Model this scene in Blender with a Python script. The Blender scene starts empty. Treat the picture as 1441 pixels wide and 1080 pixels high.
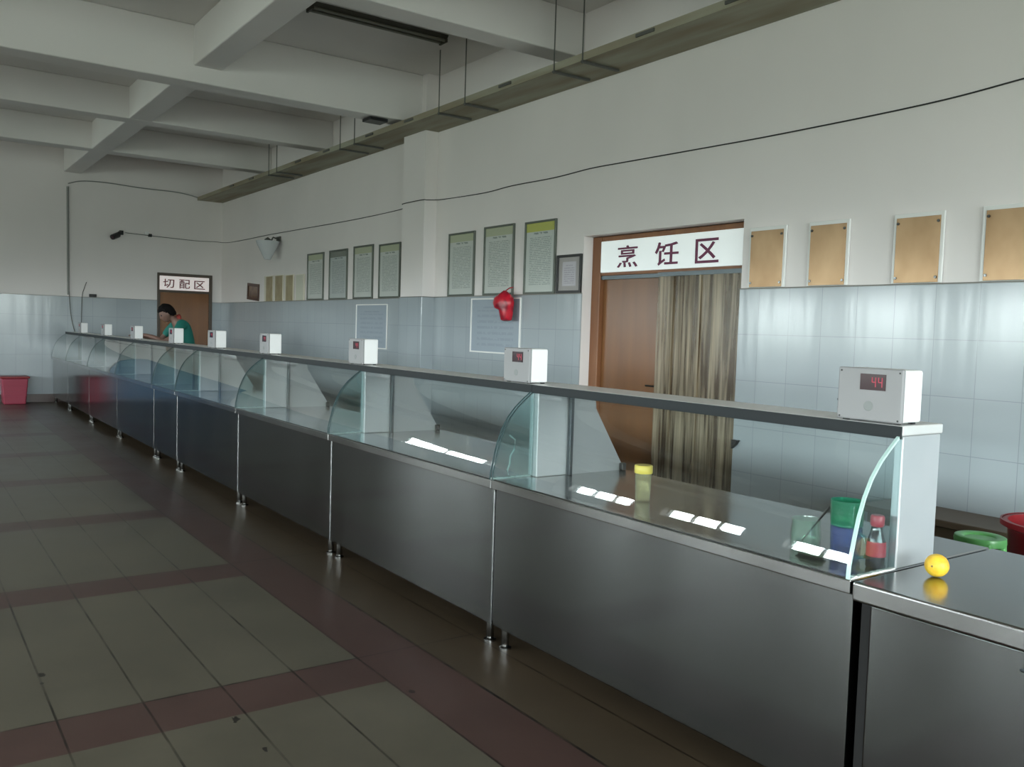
import bpy, bmesh, math, random
from mathutils import Vector, Matrix

S = bpy.context.scene
COL = S.collection
random.seed(7)

# ------------------------------------------------------------------ camera
F_PX = 1232.7                         # focal length in pixels of a 1441 px wide frame
yaw, pit, rol = math.radians(54.65), math.radians(3.433), math.radians(1.769)
fw = Vector((-math.sin(yaw)*math.cos(pit), math.cos(yaw)*math.cos(pit), -math.sin(pit)))
rt = Vector((math.cos(yaw), math.sin(yaw), 0)); up = rt.cross(fw)
r2 = math.cos(rol)*rt + math.sin(rol)*up
u2 = -math.sin(rol)*rt + math.cos(rol)*up
cam = bpy.data.cameras.new('camera'); camo = bpy.data.objects.new('camera', cam); COL.objects.link(camo)
m = Matrix(((r2.x, u2.x, -fw.x, 0), (r2.y, u2.y, -fw.y, 0), (r2.z, u2.z, -fw.z, 1.5), (0, 0, 0, 1)))
camo.matrix_world = m
cam.sensor_width = 36; cam.sensor_fit = 'HORIZONTAL'; cam.lens = 36*F_PX/1441
cam.clip_start = 0.05; cam.clip_end = 200
S.camera = camo

# ------------------------------------------------------------------ world, light, exposure
w = bpy.data.worlds.new('overcast_sky'); S.world = w; w.use_nodes = True
nt = w.node_tree; nt.nodes.clear()
wo = nt.nodes.new('ShaderNodeOutputWorld'); bg = nt.nodes.new('ShaderNodeBackground')
tc = nt.nodes.new('ShaderNodeTexCoord'); sx = nt.nodes.new('ShaderNodeSeparateXYZ')
cr = nt.nodes.new('ShaderNodeValToRGB')
nt.links.new(tc.outputs['Generated'], sx.inputs[0]); nt.links.new(sx.outputs['Z'], cr.inputs[0])
e = cr.color_ramp.elements
e[0].position = 0.0; e[0].color = (0.16, 0.19, 0.17, 1)
e[1].position = 0.04; e[1].color = (0.86, 0.94, 0.95, 1)
# overcast; strength falls towards +X, graded by hand to even the wall brightness
mr = nt.nodes.new('ShaderNodeMapRange'); nt.links.new(sx.outputs['X'], mr.inputs[0])
mr.inputs['From Min'].default_value = -0.3; mr.inputs['From Max'].default_value = 0.8
mr.inputs['To Min'].default_value = 51.0; mr.inputs['To Max'].default_value = 32.0
nt.links.new(cr.outputs[0], bg.inputs[0]); nt.links.new(mr.outputs[0], bg.inputs[1]); nt.links.new(bg.outputs[0], wo.inputs[0])
S.view_settings.view_transform = 'Standard'; S.view_settings.look = 'None'
S.view_settings.gamma = 1; S.view_settings.use_curve_mapping = False
S.view_settings.exposure = 0.0
S.cycles.use_denoising = True
S.cycles.max_bounces = 10; S.cycles.diffuse_bounces = 5; S.cycles.glossy_bounces = 5
S.cycles.transmission_bounces = 6; S.cycles.transparent_max_bounces = 24
S.cycles.caustics_reflective = False; S.cycles.caustics_refractive = False
S.cycles.sample_clamp_indirect = 6

X0, X1 = -17.3, 7.0       # end wall (far), entrance wall (behind the camera)
Y0, Y1 = -9.5, 5.25       # window wall, kitchen-side wall
ZC = 4.45                 # slab
WAIN = 1.875              # top of the tiled dado

def portal(name, loc, rot, sx_, sy_):
    l = bpy.data.lights.new(name, 'AREA'); l.shape = 'RECTANGLE'; l.size = sx_; l.size_y = sy_
    l.cycles.is_portal = True
    o = bpy.data.objects.new(name, l); COL.objects.link(o); o.location = loc; o.rotation_euler = rot
    return o
# window openings: (centre along the wall, width, sill, head)
SOUTH_WIN = [(x, 2.2, 1.2, 2.7) for x in (-15.6, -12.4, -9.2, -6.0, -2.8, 0.4, 3.6)]
EAST_WIN = [(-7.2, 2.8, 0.9, 3.5), (-3.6, 2.8, 0.9, 3.5), (0.0, 2.8, 0.05, 3.5), (3.45, 2.8, 0.9, 3.5)]
WEST_WIN = [(-6.2, 2.4, 1.2, 2.7)]
for c_, w_, a_, b_ in SOUTH_WIN:
    portal('window_portal', (c_, Y0-0.13, (a_+b_)/2), (math.radians(90), 0, 0), w_, b_-a_)
for c_, w_, a_, b_ in EAST_WIN:
    portal('window_portal', (X1+0.13, c_, (a_+b_)/2), (math.radians(90), 0, math.radians(90)), w_, b_-a_)
for c_, w_, a_, b_ in WEST_WIN:
    portal('window_portal', (X0-0.13, c_, (a_+b_)/2), (math.radians(90), 0, math.radians(-90)), w_, b_-a_)

# ------------------------------------------------------------------ materials
def mat(name, base=(0.5, 0.5, 0.5), rough=0.5, metal=0.0, spec=0.5, noise=None, rnoise=None, trans=0.0, ior=1.45, coat=0.0, emis=None, bump=None):
    """Principled material; noise=(scale xyz, second colour, contrast lo, hi); rnoise=(scale xyz, amount); bump=(scale, strength)."""
    mt = bpy.data.materials.new(name); mt.use_nodes = True
    n = mt.node_tree.nodes; L = mt.node_tree.links
    b = n['Principled BSDF']
    b.inputs['Base Color'].default_value = (*base, 1); b.inputs['Roughness'].default_value = rough
    b.inputs['Metallic'].default_value = metal; b.inputs['Specular IOR Level'].default_value = spec
    b.inputs['Transmission Weight'].default_value = trans; b.inputs['IOR'].default_value = ior
    b.inputs['Coat Weight'].default_value = coat
    if emis:
        b.inputs['Emission Color'].default_value = (*emis[0], 1); b.inputs['Emission Strength'].default_value = emis[1]
    def tex(scale, detail=3):
        g = n.new('ShaderNodeNewGeometry'); mp = n.new('ShaderNodeMapping'); mp.inputs['Scale'].default_value = scale
        t = n.new('ShaderNodeTexNoise'); t.inputs['Scale'].default_value = 1; t.inputs['Detail'].default_value = detail
        L.new(g.outputs['Position'], mp.inputs[0]); L.new(mp.outputs[0], t.inputs['Vector']); return t
    if noise:
        t = tex(noise[0]); r = n.new('ShaderNodeValToRGB')
        r.color_ramp.elements[0].position = noise[2]; r.color_ramp.elements[1].position = noise[3]
        r.color_ramp.elements[0].color = (*base, 1); r.color_ramp.elements[1].color = (*noise[1], 1)
        L.new(t.outputs['Fac'], r.inputs[0]); L.new(r.outputs[0], b.inputs['Base Color'])
    if rnoise:
        t = tex(rnoise[0]); mr = n.new('ShaderNodeMapRange')
        mr.inputs['To Min'].default_value = rough-rnoise[1]; mr.inputs['To Max'].default_value = rough+rnoise[1]
        mr.inputs['From Min'].default_value = 0.3; mr.inputs['From Max'].default_value = 0.7
        L.new(t.outputs['Fac'], mr.inputs[0]); L.new(mr.outputs[0], b.inputs['Roughness'])
    if bump:
        t = tex((bump[0],)*3, 2); bn = n.new('ShaderNodeBump'); bn.inputs['Strength'].default_value = bump[1]; bn.inputs['Distance'].default_value = 0.01
        L.new(t.outputs['Fac'], bn.inputs['Height']); L.new(bn.outputs[0], b.inputs['Normal'])
    return mt

def tile_mat(name, axis, cw, rh, ox, oz, c1, c2, grout, rough):
    """glazed tile dado; axis 0 -> along X, 1 -> along Y"""
    mt = bpy.data.materials.new(name); mt.use_nodes = True
    n = mt.node_tree.nodes; L = mt.node_tree.links; b = n['Principled BSDF']
    g = n.new('ShaderNodeNewGeometry'); s = n.new('ShaderNodeSeparateXYZ'); c = n.new('ShaderNodeCombineXYZ')
    L.new(g.outputs['Position'], s.inputs[0])
    ax = n.new('ShaderNodeMath'); ax.operation = 'ADD'; ax.inputs[1].default_value = ox
    az = n.new('ShaderNodeMath'); az.operation = 'ADD'; az.inputs[1].default_value = oz
    L.new(s.outputs[axis], ax.inputs[0]); L.new(s.outputs[2], az.inputs[0])
    L.new(ax.outputs[0], c.inputs[0]); L.new(az.outputs[0], c.inputs[1])
    br = n.new('ShaderNodeTexBrick'); br.offset = 0; br.squash = 1
    br.inputs['Scale'].default_value = 1; br.inputs['Brick Width'].default_value = cw; br.inputs['Row Height'].default_value = rh
    br.inputs['Mortar Size'].default_value = 0.0022; br.inputs['Mortar Smooth'].default_value = 0.3; br.inputs['Bias'].default_value = 0
    br.inputs['Color1'].default_value = (*c1, 1); br.inputs['Color2'].default_value = (*c2, 1); br.inputs['Mortar'].default_value = (*grout, 1)
    L.new(c.outputs[0], br.inputs['Vector']); L.new(br.outputs['Color'], b.inputs['Base Color'])
    # each glazed tile lies a hair out of plane: low frequency bump ripples the reflections
    no = n.new('ShaderNodeTexNoise'); no.inputs['Scale'].default_value = 1; no.inputs['Detail'].default_value = 2
    mp = n.new('ShaderNodeMapping'); mp.inputs['Scale'].default_value = (5.5, 0.5, 1)
    L.new(c.outputs[0], mp.inputs[0]); L.new(mp.outputs[0], no.inputs['Vector'])
    bm_ = n.new('ShaderNodeBump'); bm_.inputs['Strength'].default_value = 0.18; bm_.inputs['Distance'].default_value = 0.015
    L.new(no.outputs['Fac'], bm_.inputs['Height']); L.new(bm_.outputs[0], b.inputs['Normal'])
    b.inputs['Roughness'].default_value = rough
    return mt

def floor_mat():
    mt = bpy.data.materials.new('floor_tiles'); mt.use_nodes = True
    n = mt.node_tree.nodes; L = mt.node_tree.links; b = n['Principled BSDF']
    g = n.new('ShaderNodeNewGeometry'); s = n.new('ShaderNodeSeparateXYZ'); L.new(g.outputs['Position'], s.inputs[0])
    def mth(op, a, bb=None):
        q = n.new('ShaderNodeMath'); q.operation = op
        for i, v in enumerate((a, bb)):
            if v is None: continue
            if isinstance(v, (int, float)): q.inputs[i].default_value = v
            else: L.new(v, q.inputs[i])
        return q.outputs[0]
    def band(axis, off, period, width):          # 1 inside the red border strip
        f = mth('FLOORED_MODULO', mth('SUBTRACT', s.outputs[axis], off), period)
        return mth('LESS_THAN', f, width)
    bx = band(0, -3.55, 1.825, 0.30)
    by = band(1, 1.702, 1.825, 0.312)
    red = mth('MAXIMUM', bx, by)
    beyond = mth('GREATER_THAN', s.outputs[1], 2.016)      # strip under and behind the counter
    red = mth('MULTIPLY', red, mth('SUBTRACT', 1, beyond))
    def joint(axis, off, period, wdt):
        f = mth('FLOORED_MODULO', mth('SUBTRACT', s.outputs[axis], off-wdt/2), period)
        return mth('LESS_THAN', f, wdt)
    j = mth('MAXIMUM', mth('MULTIPLY', joint(0, -3.55, 1.825, 0.010), 0.9), mth('MULTIPLY', joint(1, 1.707, 0.305, 0.009), 0.85))
    j = mth('MAXIMUM', j, mth('MULTIPLY', joint(1, 2.015, 1.825, 0.012), 1.0))
    no = n.new('ShaderNodeTexNoise'); no.inputs['Scale'].default_value = 1.4; no.inputs['Detail'].default_value = 6; no.inputs['Roughness'].default_value = 0.65
    L.new(g.outputs['Position'], no.inputs['Vector'])
    wear = n.new('ShaderNodeMapRange'); L.new(no.outputs['Fac'], wear.inputs[0])
    wear.inputs['From Min'].default_value = 0.35; wear.inputs['From Max'].default_value = 0.65; wear.inputs['To Min'].default_value = 0.8; wear.inputs['To Max'].default_value = 1.05
    # broken, dirty patches along the joints
    n2 = n.new('ShaderNodeTexNoise'); n2.inputs['Scale'].default_value = 5; n2.inputs['Detail'].default_value = 3
    L.new(g.outputs['Position'], n2.inputs['Vector'])
    jvar = n.new('ShaderNodeMapRange'); L.new(n2.outputs['Fac'], jvar.inputs[0])
    jvar.inputs['From Min'].default_value = 0.4; jvar.inputs['From Max'].default_value = 0.62; jvar.inputs['To Min'].default_value = 0.4; jvar.inputs['To Max'].default_value = 1
    jf = mth('MULTIPLY', j, jvar.outputs[0])
    # chipped, blackened corners of single tiles
    for sx_, sy_, sr in ((-4.045, 0.50, 0.030), (-3.22, 1.05, 0.030), (-2.93, 1.06, 0.022), (-3.10, 1.74, 0.024), (-3.95, 0.49, 0.016)):
        dx = mth('MULTIPLY', mth('SUBTRACT', s.outputs[0], sx_), 0.55); dy = mth('SUBTRACT', s.outputs[1], sy_)
        dd = mth('SQRT', mth('ADD', mth('MULTIPLY', dx, dx), mth('MULTIPLY', dy, dy)))
        n3 = n.new('ShaderNodeTexNoise'); n3.inputs['Scale'].default_value = 45; L.new(g.outputs['Position'], n3.inputs['Vector'])
        jf = mth('MAXIMUM', jf, mth('MULTIPLY', mth('LESS_THAN', dd, mth('MULTIPLY', mth('SUBTRACT', n3.outputs['Fac'], 0.12), sr*1.2)), 0.9))
    def mix(f, a, bb, blend='MIX'):
        q = n.new('ShaderNodeMix'); q.data_type = 'RGBA'; q.blend_type = blend
        L.new(f, q.inputs['Factor']) if not isinstance(f, (int, float)) else setattr(q.inputs['Factor'], 'default_value', f)
        for k, v in (('A', a), ('B', bb)):
            sk = [i for i in q.inputs if i.name == k and i.type == 'RGBA'][0]
            if isinstance(v, tuple): sk.default_value = (*v, 1)
            else: L.new(v, sk)
        return [o for o in q.outputs if o.type == 'RGBA'][0]
    kitchen = mth('GREATER_THAN', s.outputs[1], 3.12)          # unseen floor made pale to bounce light onto the wall
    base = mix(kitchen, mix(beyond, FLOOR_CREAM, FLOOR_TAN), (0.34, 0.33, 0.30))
    c = mix(red, base, FLOOR_RED)
    c = mix(jf, c, (0.012, 0.009, 0.008))
    cc = n.new('ShaderNodeVectorMath'); cc.operation = 'SCALE'; L.new(c, cc.inputs[0]); L.new(wear.outputs[0], cc.inputs['Scale'])
    L.new(cc.outputs[0], b.inputs['Base Color'])
    rr = n.new('ShaderNodeMapRange'); L.new(no.outputs['Fac'], rr.inputs[0]); rr.inputs['To Min'].default_value = 0.22; rr.inputs['To Max'].default_value = 0.42
    L.new(rr.outputs[0], b.inputs['Roughness'])
    b.inputs['Specular IOR Level'].default_value = 0.35
    return mt
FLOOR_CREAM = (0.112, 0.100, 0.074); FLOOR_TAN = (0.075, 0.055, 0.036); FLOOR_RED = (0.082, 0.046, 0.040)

def pane_mat(name, tint, gloss_rough=0.03, refl=1.0, body=0.0, body_col=(0.6, 0.8, 0.75)):
    """thin clear sheet: tinted see-through plus Fresnel reflection, optionally a little milky body"""
    mt = bpy.data.materials.new(name); mt.use_nodes = True
    n = mt.node_tree.nodes; L = mt.node_tree.links
    for q in list(n):
        if q.type != 'OUTPUT_MATERIAL': n.remove(q)
    out = [q for q in n if q.type == 'OUTPUT_MATERIAL'][0]
    tr = n.new('ShaderNodeBsdfTransparent'); tr.inputs[0].default_value = (*tint, 1)
    gl = n.new('ShaderNodeBsdfGlossy'); gl.inputs['Roughness'].default_value = gloss_rough
    fr = n.new('ShaderNodeFresnel'); fr.inputs['IOR'].default_value = 1.5
    mu = n.new('ShaderNodeMath'); mu.operation = 'MULTIPLY'; mu.inputs[1].default_value = refl; mu.use_clamp = True
    ge = n.new('ShaderNodeNewGeometry'); io = n.new('ShaderNodeMapRange')      # same reflectance from both faces of the sheet
    io.inputs['To Min'].default_value = 1.5; io.inputs['To Max'].default_value = 1/1.5
    L.new(ge.outputs['Backfacing'], io.inputs[0]); L.new(io.outputs[0], fr.inputs['IOR'])
    L.new(fr.outputs[0], mu.inputs[0])
    src = tr.outputs[0]
    if body > 0:
        d = n.new('ShaderNodeBsdfDiffuse'); d.inputs[0].default_value = (*body_col, 1)
        t2 = n.new('ShaderNodeBsdfTranslucent'); t2.inputs[0].default_value = (*body_col, 1)
        a = n.new('ShaderNodeMixShader'); L.new(d.outputs[0], a.inputs[1]); L.new(t2.outputs[0], a.inputs[2]); a.inputs[0].default_value = 0.5
        bmx = n.new('ShaderNodeMixShader'); bmx.inputs[0].default_value = body
        L.new(tr.outputs[0], bmx.inputs[1]); L.new(a.outputs[0], bmx.inputs[2]); src = bmx.outputs[0]
    mx = n.new('ShaderNodeMixShader'); L.new(mu.outputs[0], mx.inputs[0]); L.new(src, mx.inputs[1]); L.new(gl.outputs[0], mx.inputs[2])
    L.new(mx.outputs[0], out.inputs[0])
    return mt

def curtain_mat():
    """grubby see-through PVC with greasy vertical streaks"""
    mt = pane_mat('grubby_pvc', (0.60, 0.53, 0.40), 0.25, 0.6, 0.35, (0.78, 0.69, 0.53))
    n = mt.node_tree.nodes; L = mt.node_tree.links
    g = n.new('ShaderNodeNewGeometry'); mp = n.new('ShaderNodeMapping'); mp.inputs['Scale'].default_value = (26, 26, 1.1)
    t = n.new('ShaderNodeTexNoise'); t.inputs['Scale'].default_value = 1; t.inputs['Detail'].default_value = 4
    L.new(g.outputs['Position'], mp.inputs[0]); L.new(mp.outputs[0], t.inputs['Vector'])
    r = n.new('ShaderNodeMapRange'); r.inputs['From Min'].default_value = 0.38; r.inputs['From Max'].default_value = 0.68
    r.inputs['To Min'].default_value = 0.06; r.inputs['To Max'].default_value = 0.75
    L.new(t.outputs['Fac'], r.inputs[0])
    for q in n:
        if q.type == 'MIX_SHADER' and abs(q.inputs[0].default_value-0.35) < 1e-4 and not q.inputs[0].is_linked:
            L.new(r.outputs[0], q.inputs[0])
    return mt

def text_sheet_mat(name, paper, head, ink, axis_h=0, line=0.026):
    """printed notice: illegible rows of dashes under a coloured heading; uses the sheet's own UVs (u across, v up)"""
    mt = bpy.data.materials.new(name); mt.use_nodes = True
    n = mt.node_tree.nodes; L = mt.node_tree.links; b = n['Principled BSDF']
    b.inputs['Roughness'].default_value = 0.25
    uv = n.new('ShaderNodeUVMap'); s = n.new('ShaderNodeSeparateXYZ'); L.new(uv.outputs[0], s.inputs[0])
    def mth(op, a, bb=None):
        q = n.new('ShaderNodeMath'); q.operation = op
        for i, v in enumerate((a, bb)):
            if v is None: continue
            if isinstance(v, (int, float)): q.inputs[i].default_value = v
            else: L.new(v, q.inputs[i])
        return q.outputs[0]
    v = s.outputs[1]; u = s.outputs[0]
    rows = mth('LESS_THAN', mth('FLOORED_MODULO', v, line), line*0.45)
    mp = n.new('ShaderNodeMapping'); mp.inputs['Scale'].default_value = (22, 1/line, 1); L.new(uv.outputs[0], mp.inputs[0])
    no = n.new('ShaderNodeTexNoise'); no.inputs['Scale'].default_value = 1; no.inputs['Detail'].default_value = 1; L.new(mp.outputs[0], no.inputs['Vector'])
    dash = mth('GREATER_THAN', no.outputs['Fac'], 0.42)
    inside = mth('MULTIPLY', mth('MULTIPLY', mth('GREATER_THAN', u, 0.12), mth('LESS_THAN', u, 0.88)), mth('MULTIPLY', mth('GREATER_THAN', v, 0.1), mth('LESS_THAN', v, 0.8)))
    f = mth('MULTIPLY', mth('MULTIPLY', mth('MULTIPLY', rows, dash), inside), 0.6)
    title = mth('MULTIPLY', mth('MULTIPLY', mth('GREATER_THAN', v, 0.835), mth('LESS_THAN', v, 0.862)), mth('MULTIPLY', mth('GREATER_THAN', u, 0.25), mth('LESS_THAN', u, 0.75)))
    f = mth('MAXIMUM', f, mth('MULTIPLY', mth('MULTIPLY', title, dash), 0.75))
    hd = mth('GREATER_THAN', v, 0.875)
    def mix(fac, a, bb):
        q = n.new('ShaderNodeMix'); q.data_type = 'RGBA'; L.new(fac, q.inputs['Factor'])
        for k, val in (('A', a), ('B', bb)):
            sk = [i for i in q.inputs if i.name == k and i.type == 'RGBA'][0]
            if isinstance(val, tuple): sk.default_value = (*val, 1)
            else: L.new(val, sk)
        return [o for o in q.outputs if o.type == 'RGBA'][0]
    c = mix(hd, paper, head); c = mix(f, c, ink)
    L.new(c, b.inputs['Base Color'])
    return mt

M = {}
M['paint'] = mat('white_wall_paint', (0.83, 0.785, 0.77), 0.55, noise=((0.9, 0.9, 0.5), (0.78, 0.74, 0.725), 0.35, 0.7))
M['ceil'] = mat('ceiling_paint', (0.80, 0.77, 0.75), 0.7, noise=((0.7, 0.7, 0.7), (0.74, 0.715, 0.695), 0.35, 0.7))
M['tile_x'] = tile_mat('glazed_tile_right', 0, 0.27, 0.347, 2.65+27, -1.875+3.47, (0.36, 0.40, 0.425), (0.345, 0.385, 0.41), (0.25, 0.28, 0.30), 0.15)
M['tile_y'] = tile_mat('glazed_tile_end', 1, 0.405, 0.347, -1.747+40.5, -1.875+3.47, (0.36, 0.40, 0.425), (0.345, 0.385, 0.41), (0.25, 0.28, 0.30), 0.15)
M['floor'] = floor_mat()
M['cap'] = mat('grey_dado_cap', (0.22, 0.21, 0.19), 0.5)
M['baseboard'] = mat('dark_brown_skirting', (0.05, 0.028, 0.022), 0.35)
M['steel'] = mat('brushed_steel', (0.175, 0.18, 0.178), 0.14, 1.0, rnoise=((3.0, 3.0, 0.6), 0.03))
M['steel_top'] = mat('polished_steel_top', (0.33, 0.33, 0.325), 0.17, 1.0, rnoise=((2.5, 2.5, 2.5), 0.05))
M['steel_bright'] = mat('satin_steel_panel', (0.56, 0.58, 0.60), 0.38, 0.5, noise=((2, 2, 2), (0.50, 0.53, 0.55), 0.4, 0.6))
M['steel_side'] = mat('grey_steel_side_panel', (0.36, 0.375, 0.385), 0.35, 0.5)
M['edge_dark'] = mat('dark_shelf_edge', (0.028, 0.032, 0.034), 0.55, spec=0.12)
M['shelf_top'] = mat('bright_shelf_steel', (0.74, 0.74, 0.73), 0.3, 0.4)
M['steel_dark'] = mat('dark_steel', (0.10, 0.115, 0.125), 0.3, 0.9)
M['gap'] = mat('black_gap_and_seal', (0.008, 0.008, 0.008), 0.8)  # black for the shade in the gaps, also the front seal
M['glass'] = pane_mat('counter_glass', (0.965, 0.985, 0.98), 0.02, 1.0)
M['glass_end'] = pane_mat('counter_end_glass', (0.82, 0.90, 0.90), 0.03, 1.0, 0.02, (0.5, 0.72, 0.68))
M['glass_edge'] = mat('polished_glass_edge', (0.62, 0.85, 0.80), 0.15, trans=0.25)
M['seal'] = mat('white_silicone', (0.75, 0.78, 0.76), 0.5)
M['white_pl'] = mat('white_plastic', (0.80, 0.80, 0.80), 0.35)
M['white_pl_shade'] = mat('shaded_white_plastic', (0.27, 0.27, 0.275), 0.5)  # white terminal fronts, darkened: their shade is put into the colour
M['glass_edge_dark'] = mat('plain_glass_edge', (0.05, 0.085, 0.09), 0.12)
M['pipe'] = mat('grey_pipe', (0.26, 0.26, 0.25), 0.5)
M['unseen_blue_door'] = mat('unseen_door_blue', (0.05, 0.13, 0.24), 0.4)  # for the unseen door added to tint reflections
M['display'] = mat('smoked_display', (0.035, 0.012, 0.016), 0.15)
M['led'] = mat('red_led', (0.4, 0.02, 0.05), 0.4, emis=((1.0, 0.06, 0.14), 0.05))
M['black'] = mat('black_plastic', (0.012, 0.012, 0.013), 0.4)
M['wire'] = mat('dark_cable', (0.03, 0.03, 0.03), 0.6)
M['wood'] = mat('brown_door_wood', (0.215, 0.092, 0.032), 0.28, noise=((7, 7, 0.7), (0.17, 0.072, 0.026), 0.3, 0.7))
M['wood_frame'] = mat('door_frame_wood', (0.26, 0.115, 0.05), 0.4, noise=((9, 9, 0.9), (0.20, 0.08, 0.035), 0.3, 0.7))
M['wood_grey'] = mat('dark_door_frame', (0.085, 0.065, 0.05), 0.45)
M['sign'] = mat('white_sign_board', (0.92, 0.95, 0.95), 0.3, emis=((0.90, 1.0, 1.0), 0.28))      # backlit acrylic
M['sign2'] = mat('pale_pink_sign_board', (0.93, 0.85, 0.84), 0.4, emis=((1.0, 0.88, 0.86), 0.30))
M['ink'] = mat('maroon_sign_ink', (0.17, 0.035, 0.085), 0.45)
M['ink2'] = mat('dark_red_sign_ink', (0.20, 0.07, 0.08), 0.5)
M['tray'] = mat('stained_duct_board', (0.36, 0.35, 0.27), 0.7, noise=((0.8, 5, 5), (0.25, 0.21, 0.14), 0.35, 0.65))
M['rod'] = mat('grey_hanger_rod', (0.11, 0.11, 0.10), 0.5, 0.3)
M['lampd'] = mat('dark_olive_lamp_hood', (0.055, 0.052, 0.035), 0.5)
M['tube'] = mat('unlit_tube', (0.20, 0.20, 0.16), 0.3)
M['brass'] = mat('copper_plaque', (0.44, 0.29, 0.165), 0.30, 0.5, noise=((5, 5, 3), (0.32, 0.195, 0.10), 0.35, 0.7))
M['brass2'] = mat('olive_gold_plaque', (0.40, 0.34, 0.20), 0.4, 0.3, noise=((6, 6, 5), (0.30, 0.24, 0.13), 0.35, 0.7))
M['cream'] = mat('cream_plaque', (0.62, 0.62, 0.52), 0.5)
M['creamedge'] = mat('cream_plaque_edge', (0.70, 0.66, 0.55), 0.4)
M['acrylic'] = mat('clear_acrylic_edge', (0.80, 0.80, 0.78), 0.15)
M['frame_grey'] = mat('grey_aluminium_frame', (0.13, 0.145, 0.125), 0.4, 0.4)
M['frame_black'] = mat('black_picture_frame', (0.018, 0.018, 0.018), 0.35)
M['frame_brown'] = mat('brown_picture_frame', (0.07, 0.03, 0.018), 0.4)
M['photo_brown'] = mat('faded_brown_photo', (0.20, 0.12, 0.06), 0.3, noise=((9, 9, 9), (0.10, 0.05, 0.03), 0.35, 0.65))
M['notice_g'] = text_sheet_mat('green_headed_notice', (0.56, 0.59, 0.56), (0.44, 0.47, 0.33), (0.16, 0.20, 0.18))
M['notice_y'] = text_sheet_mat('yellow_headed_notice', (0.56, 0.60, 0.57), (0.48, 0.50, 0.13), (0.17, 0.21, 0.20))
M['notice_d'] = text_sheet_mat('grey_headed_notice', (0.46, 0.50, 0.49), (0.20, 0.22, 0.19), (0.17, 0.20, 0.20))
M['chart'] = text_sheet_mat('pale_blue_chart', (0.32, 0.37, 0.42), (0.33, 0.38, 0.43), (0.27, 0.315, 0.36), line=0.11)
M['certificate'] = text_sheet_mat('lilac_certificate', (0.50, 0.48, 0.52), (0.50, 0.48, 0.52), (0.26, 0.24, 0.30), line=0.09)
M['certmat'] = mat('grey_certificate_mount', (0.34, 0.32, 0.31), 0.3)
M['red_cloth'] = mat('red_plastic_bag', (0.55, 0.012, 0.03), 0.28, noise=((14, 14, 14), (0.22, 0.006, 0.02), 0.4, 0.65))
M['red_bin'] = mat('dark_red_plastic', (0.20, 0.008, 0.012), 0.4)
M['pink_bin'] = mat('faded_red_plastic', (0.30, 0.04, 0.07), 0.4)
M['green_pl'] = mat('green_plastic', (0.16, 0.50, 0.16), 0.3)
M['brown_bench'] = mat('brown_bench_wood', (0.105, 0.075, 0.05), 0.55)
M['yellow_lid'] = mat('yellow_plastic', (0.72, 0.58, 0.10), 0.35)
M['clear_cup'] = pane_mat('clear_cup_plastic', (0.96, 0.96, 0.86), 0.08, 1.4, 0.16, (0.75, 0.75, 0.55))
M['jar'] = pane_mat('greenish_jar_glass', (0.90, 0.97, 0.93), 0.03, 1.6, 0.10, (0.62, 0.82, 0.72))
M['green_cup'] = pane_mat('green_clear_plastic', (0.30, 0.82, 0.64), 0.05, 1.6, 0.22, (0.12, 0.62, 0.44))
M['blue_cup'] = pane_mat('blue_clear_plastic', (0.55, 0.64, 0.88), 0.05, 1.6, 0.22, (0.30, 0.38, 0.66))
M['cyan_cup'] = pane_mat('cyan_clear_plastic', (0.50, 0.85, 0.85), 0.05, 1.6, 0.25, (0.15, 0.5, 0.52))
M['bottle'] = mat('dark_sauce_glass', (0.03, 0.015, 0.02), 0.08, coat=0.5)
M['bottle_neck'] = mat('reddish_bottle_neck', (0.22, 0.10, 0.08), 0.12)
M['red_label'] = mat('red_bottle_label', (0.50, 0.03, 0.055), 0.3)
M['orange'] = mat('yellow_orange_peel', (0.86, 0.56, 0.05), 0.38, noise=((30, 30, 30), (0.80, 0.44, 0.03), 0.4, 0.6), bump=(260, 0.25))
M['stem'] = mat('dark_stem_scar', (0.10, 0.07, 0.02), 0.7)
M['rag'] = mat('dark_green_rag', (0.03, 0.045, 0.025), 0.9)
M['skin'] = mat('skin', (0.20, 0.115, 0.09), 0.55)
M['hair'] = mat('black_hair', (0.007, 0.006, 0.006), 0.8, spec=0.15)
M['shirt'] = mat('teal_shirt', (0.012, 0.155, 0.125), 0.75)
M['collar'] = mat('red_shoulder_cloth', (0.34, 0.05, 0.04), 0.75)
M['trousers'] = mat('dark_trousers', (0.02, 0.02, 0.024), 0.8)
M['lampglass'] = mat('pale_lamp_shade', (0.62, 0.64, 0.66), 0.25)
M['alu'] = mat('window_aluminium', (0.55, 0.56, 0.56), 0.4, 0.6)
M['winpane'] = pane_mat('window_pane', (0.96, 0.97, 0.97), 0.02, 0.8)
M['curtain'] = curtain_mat()

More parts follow.
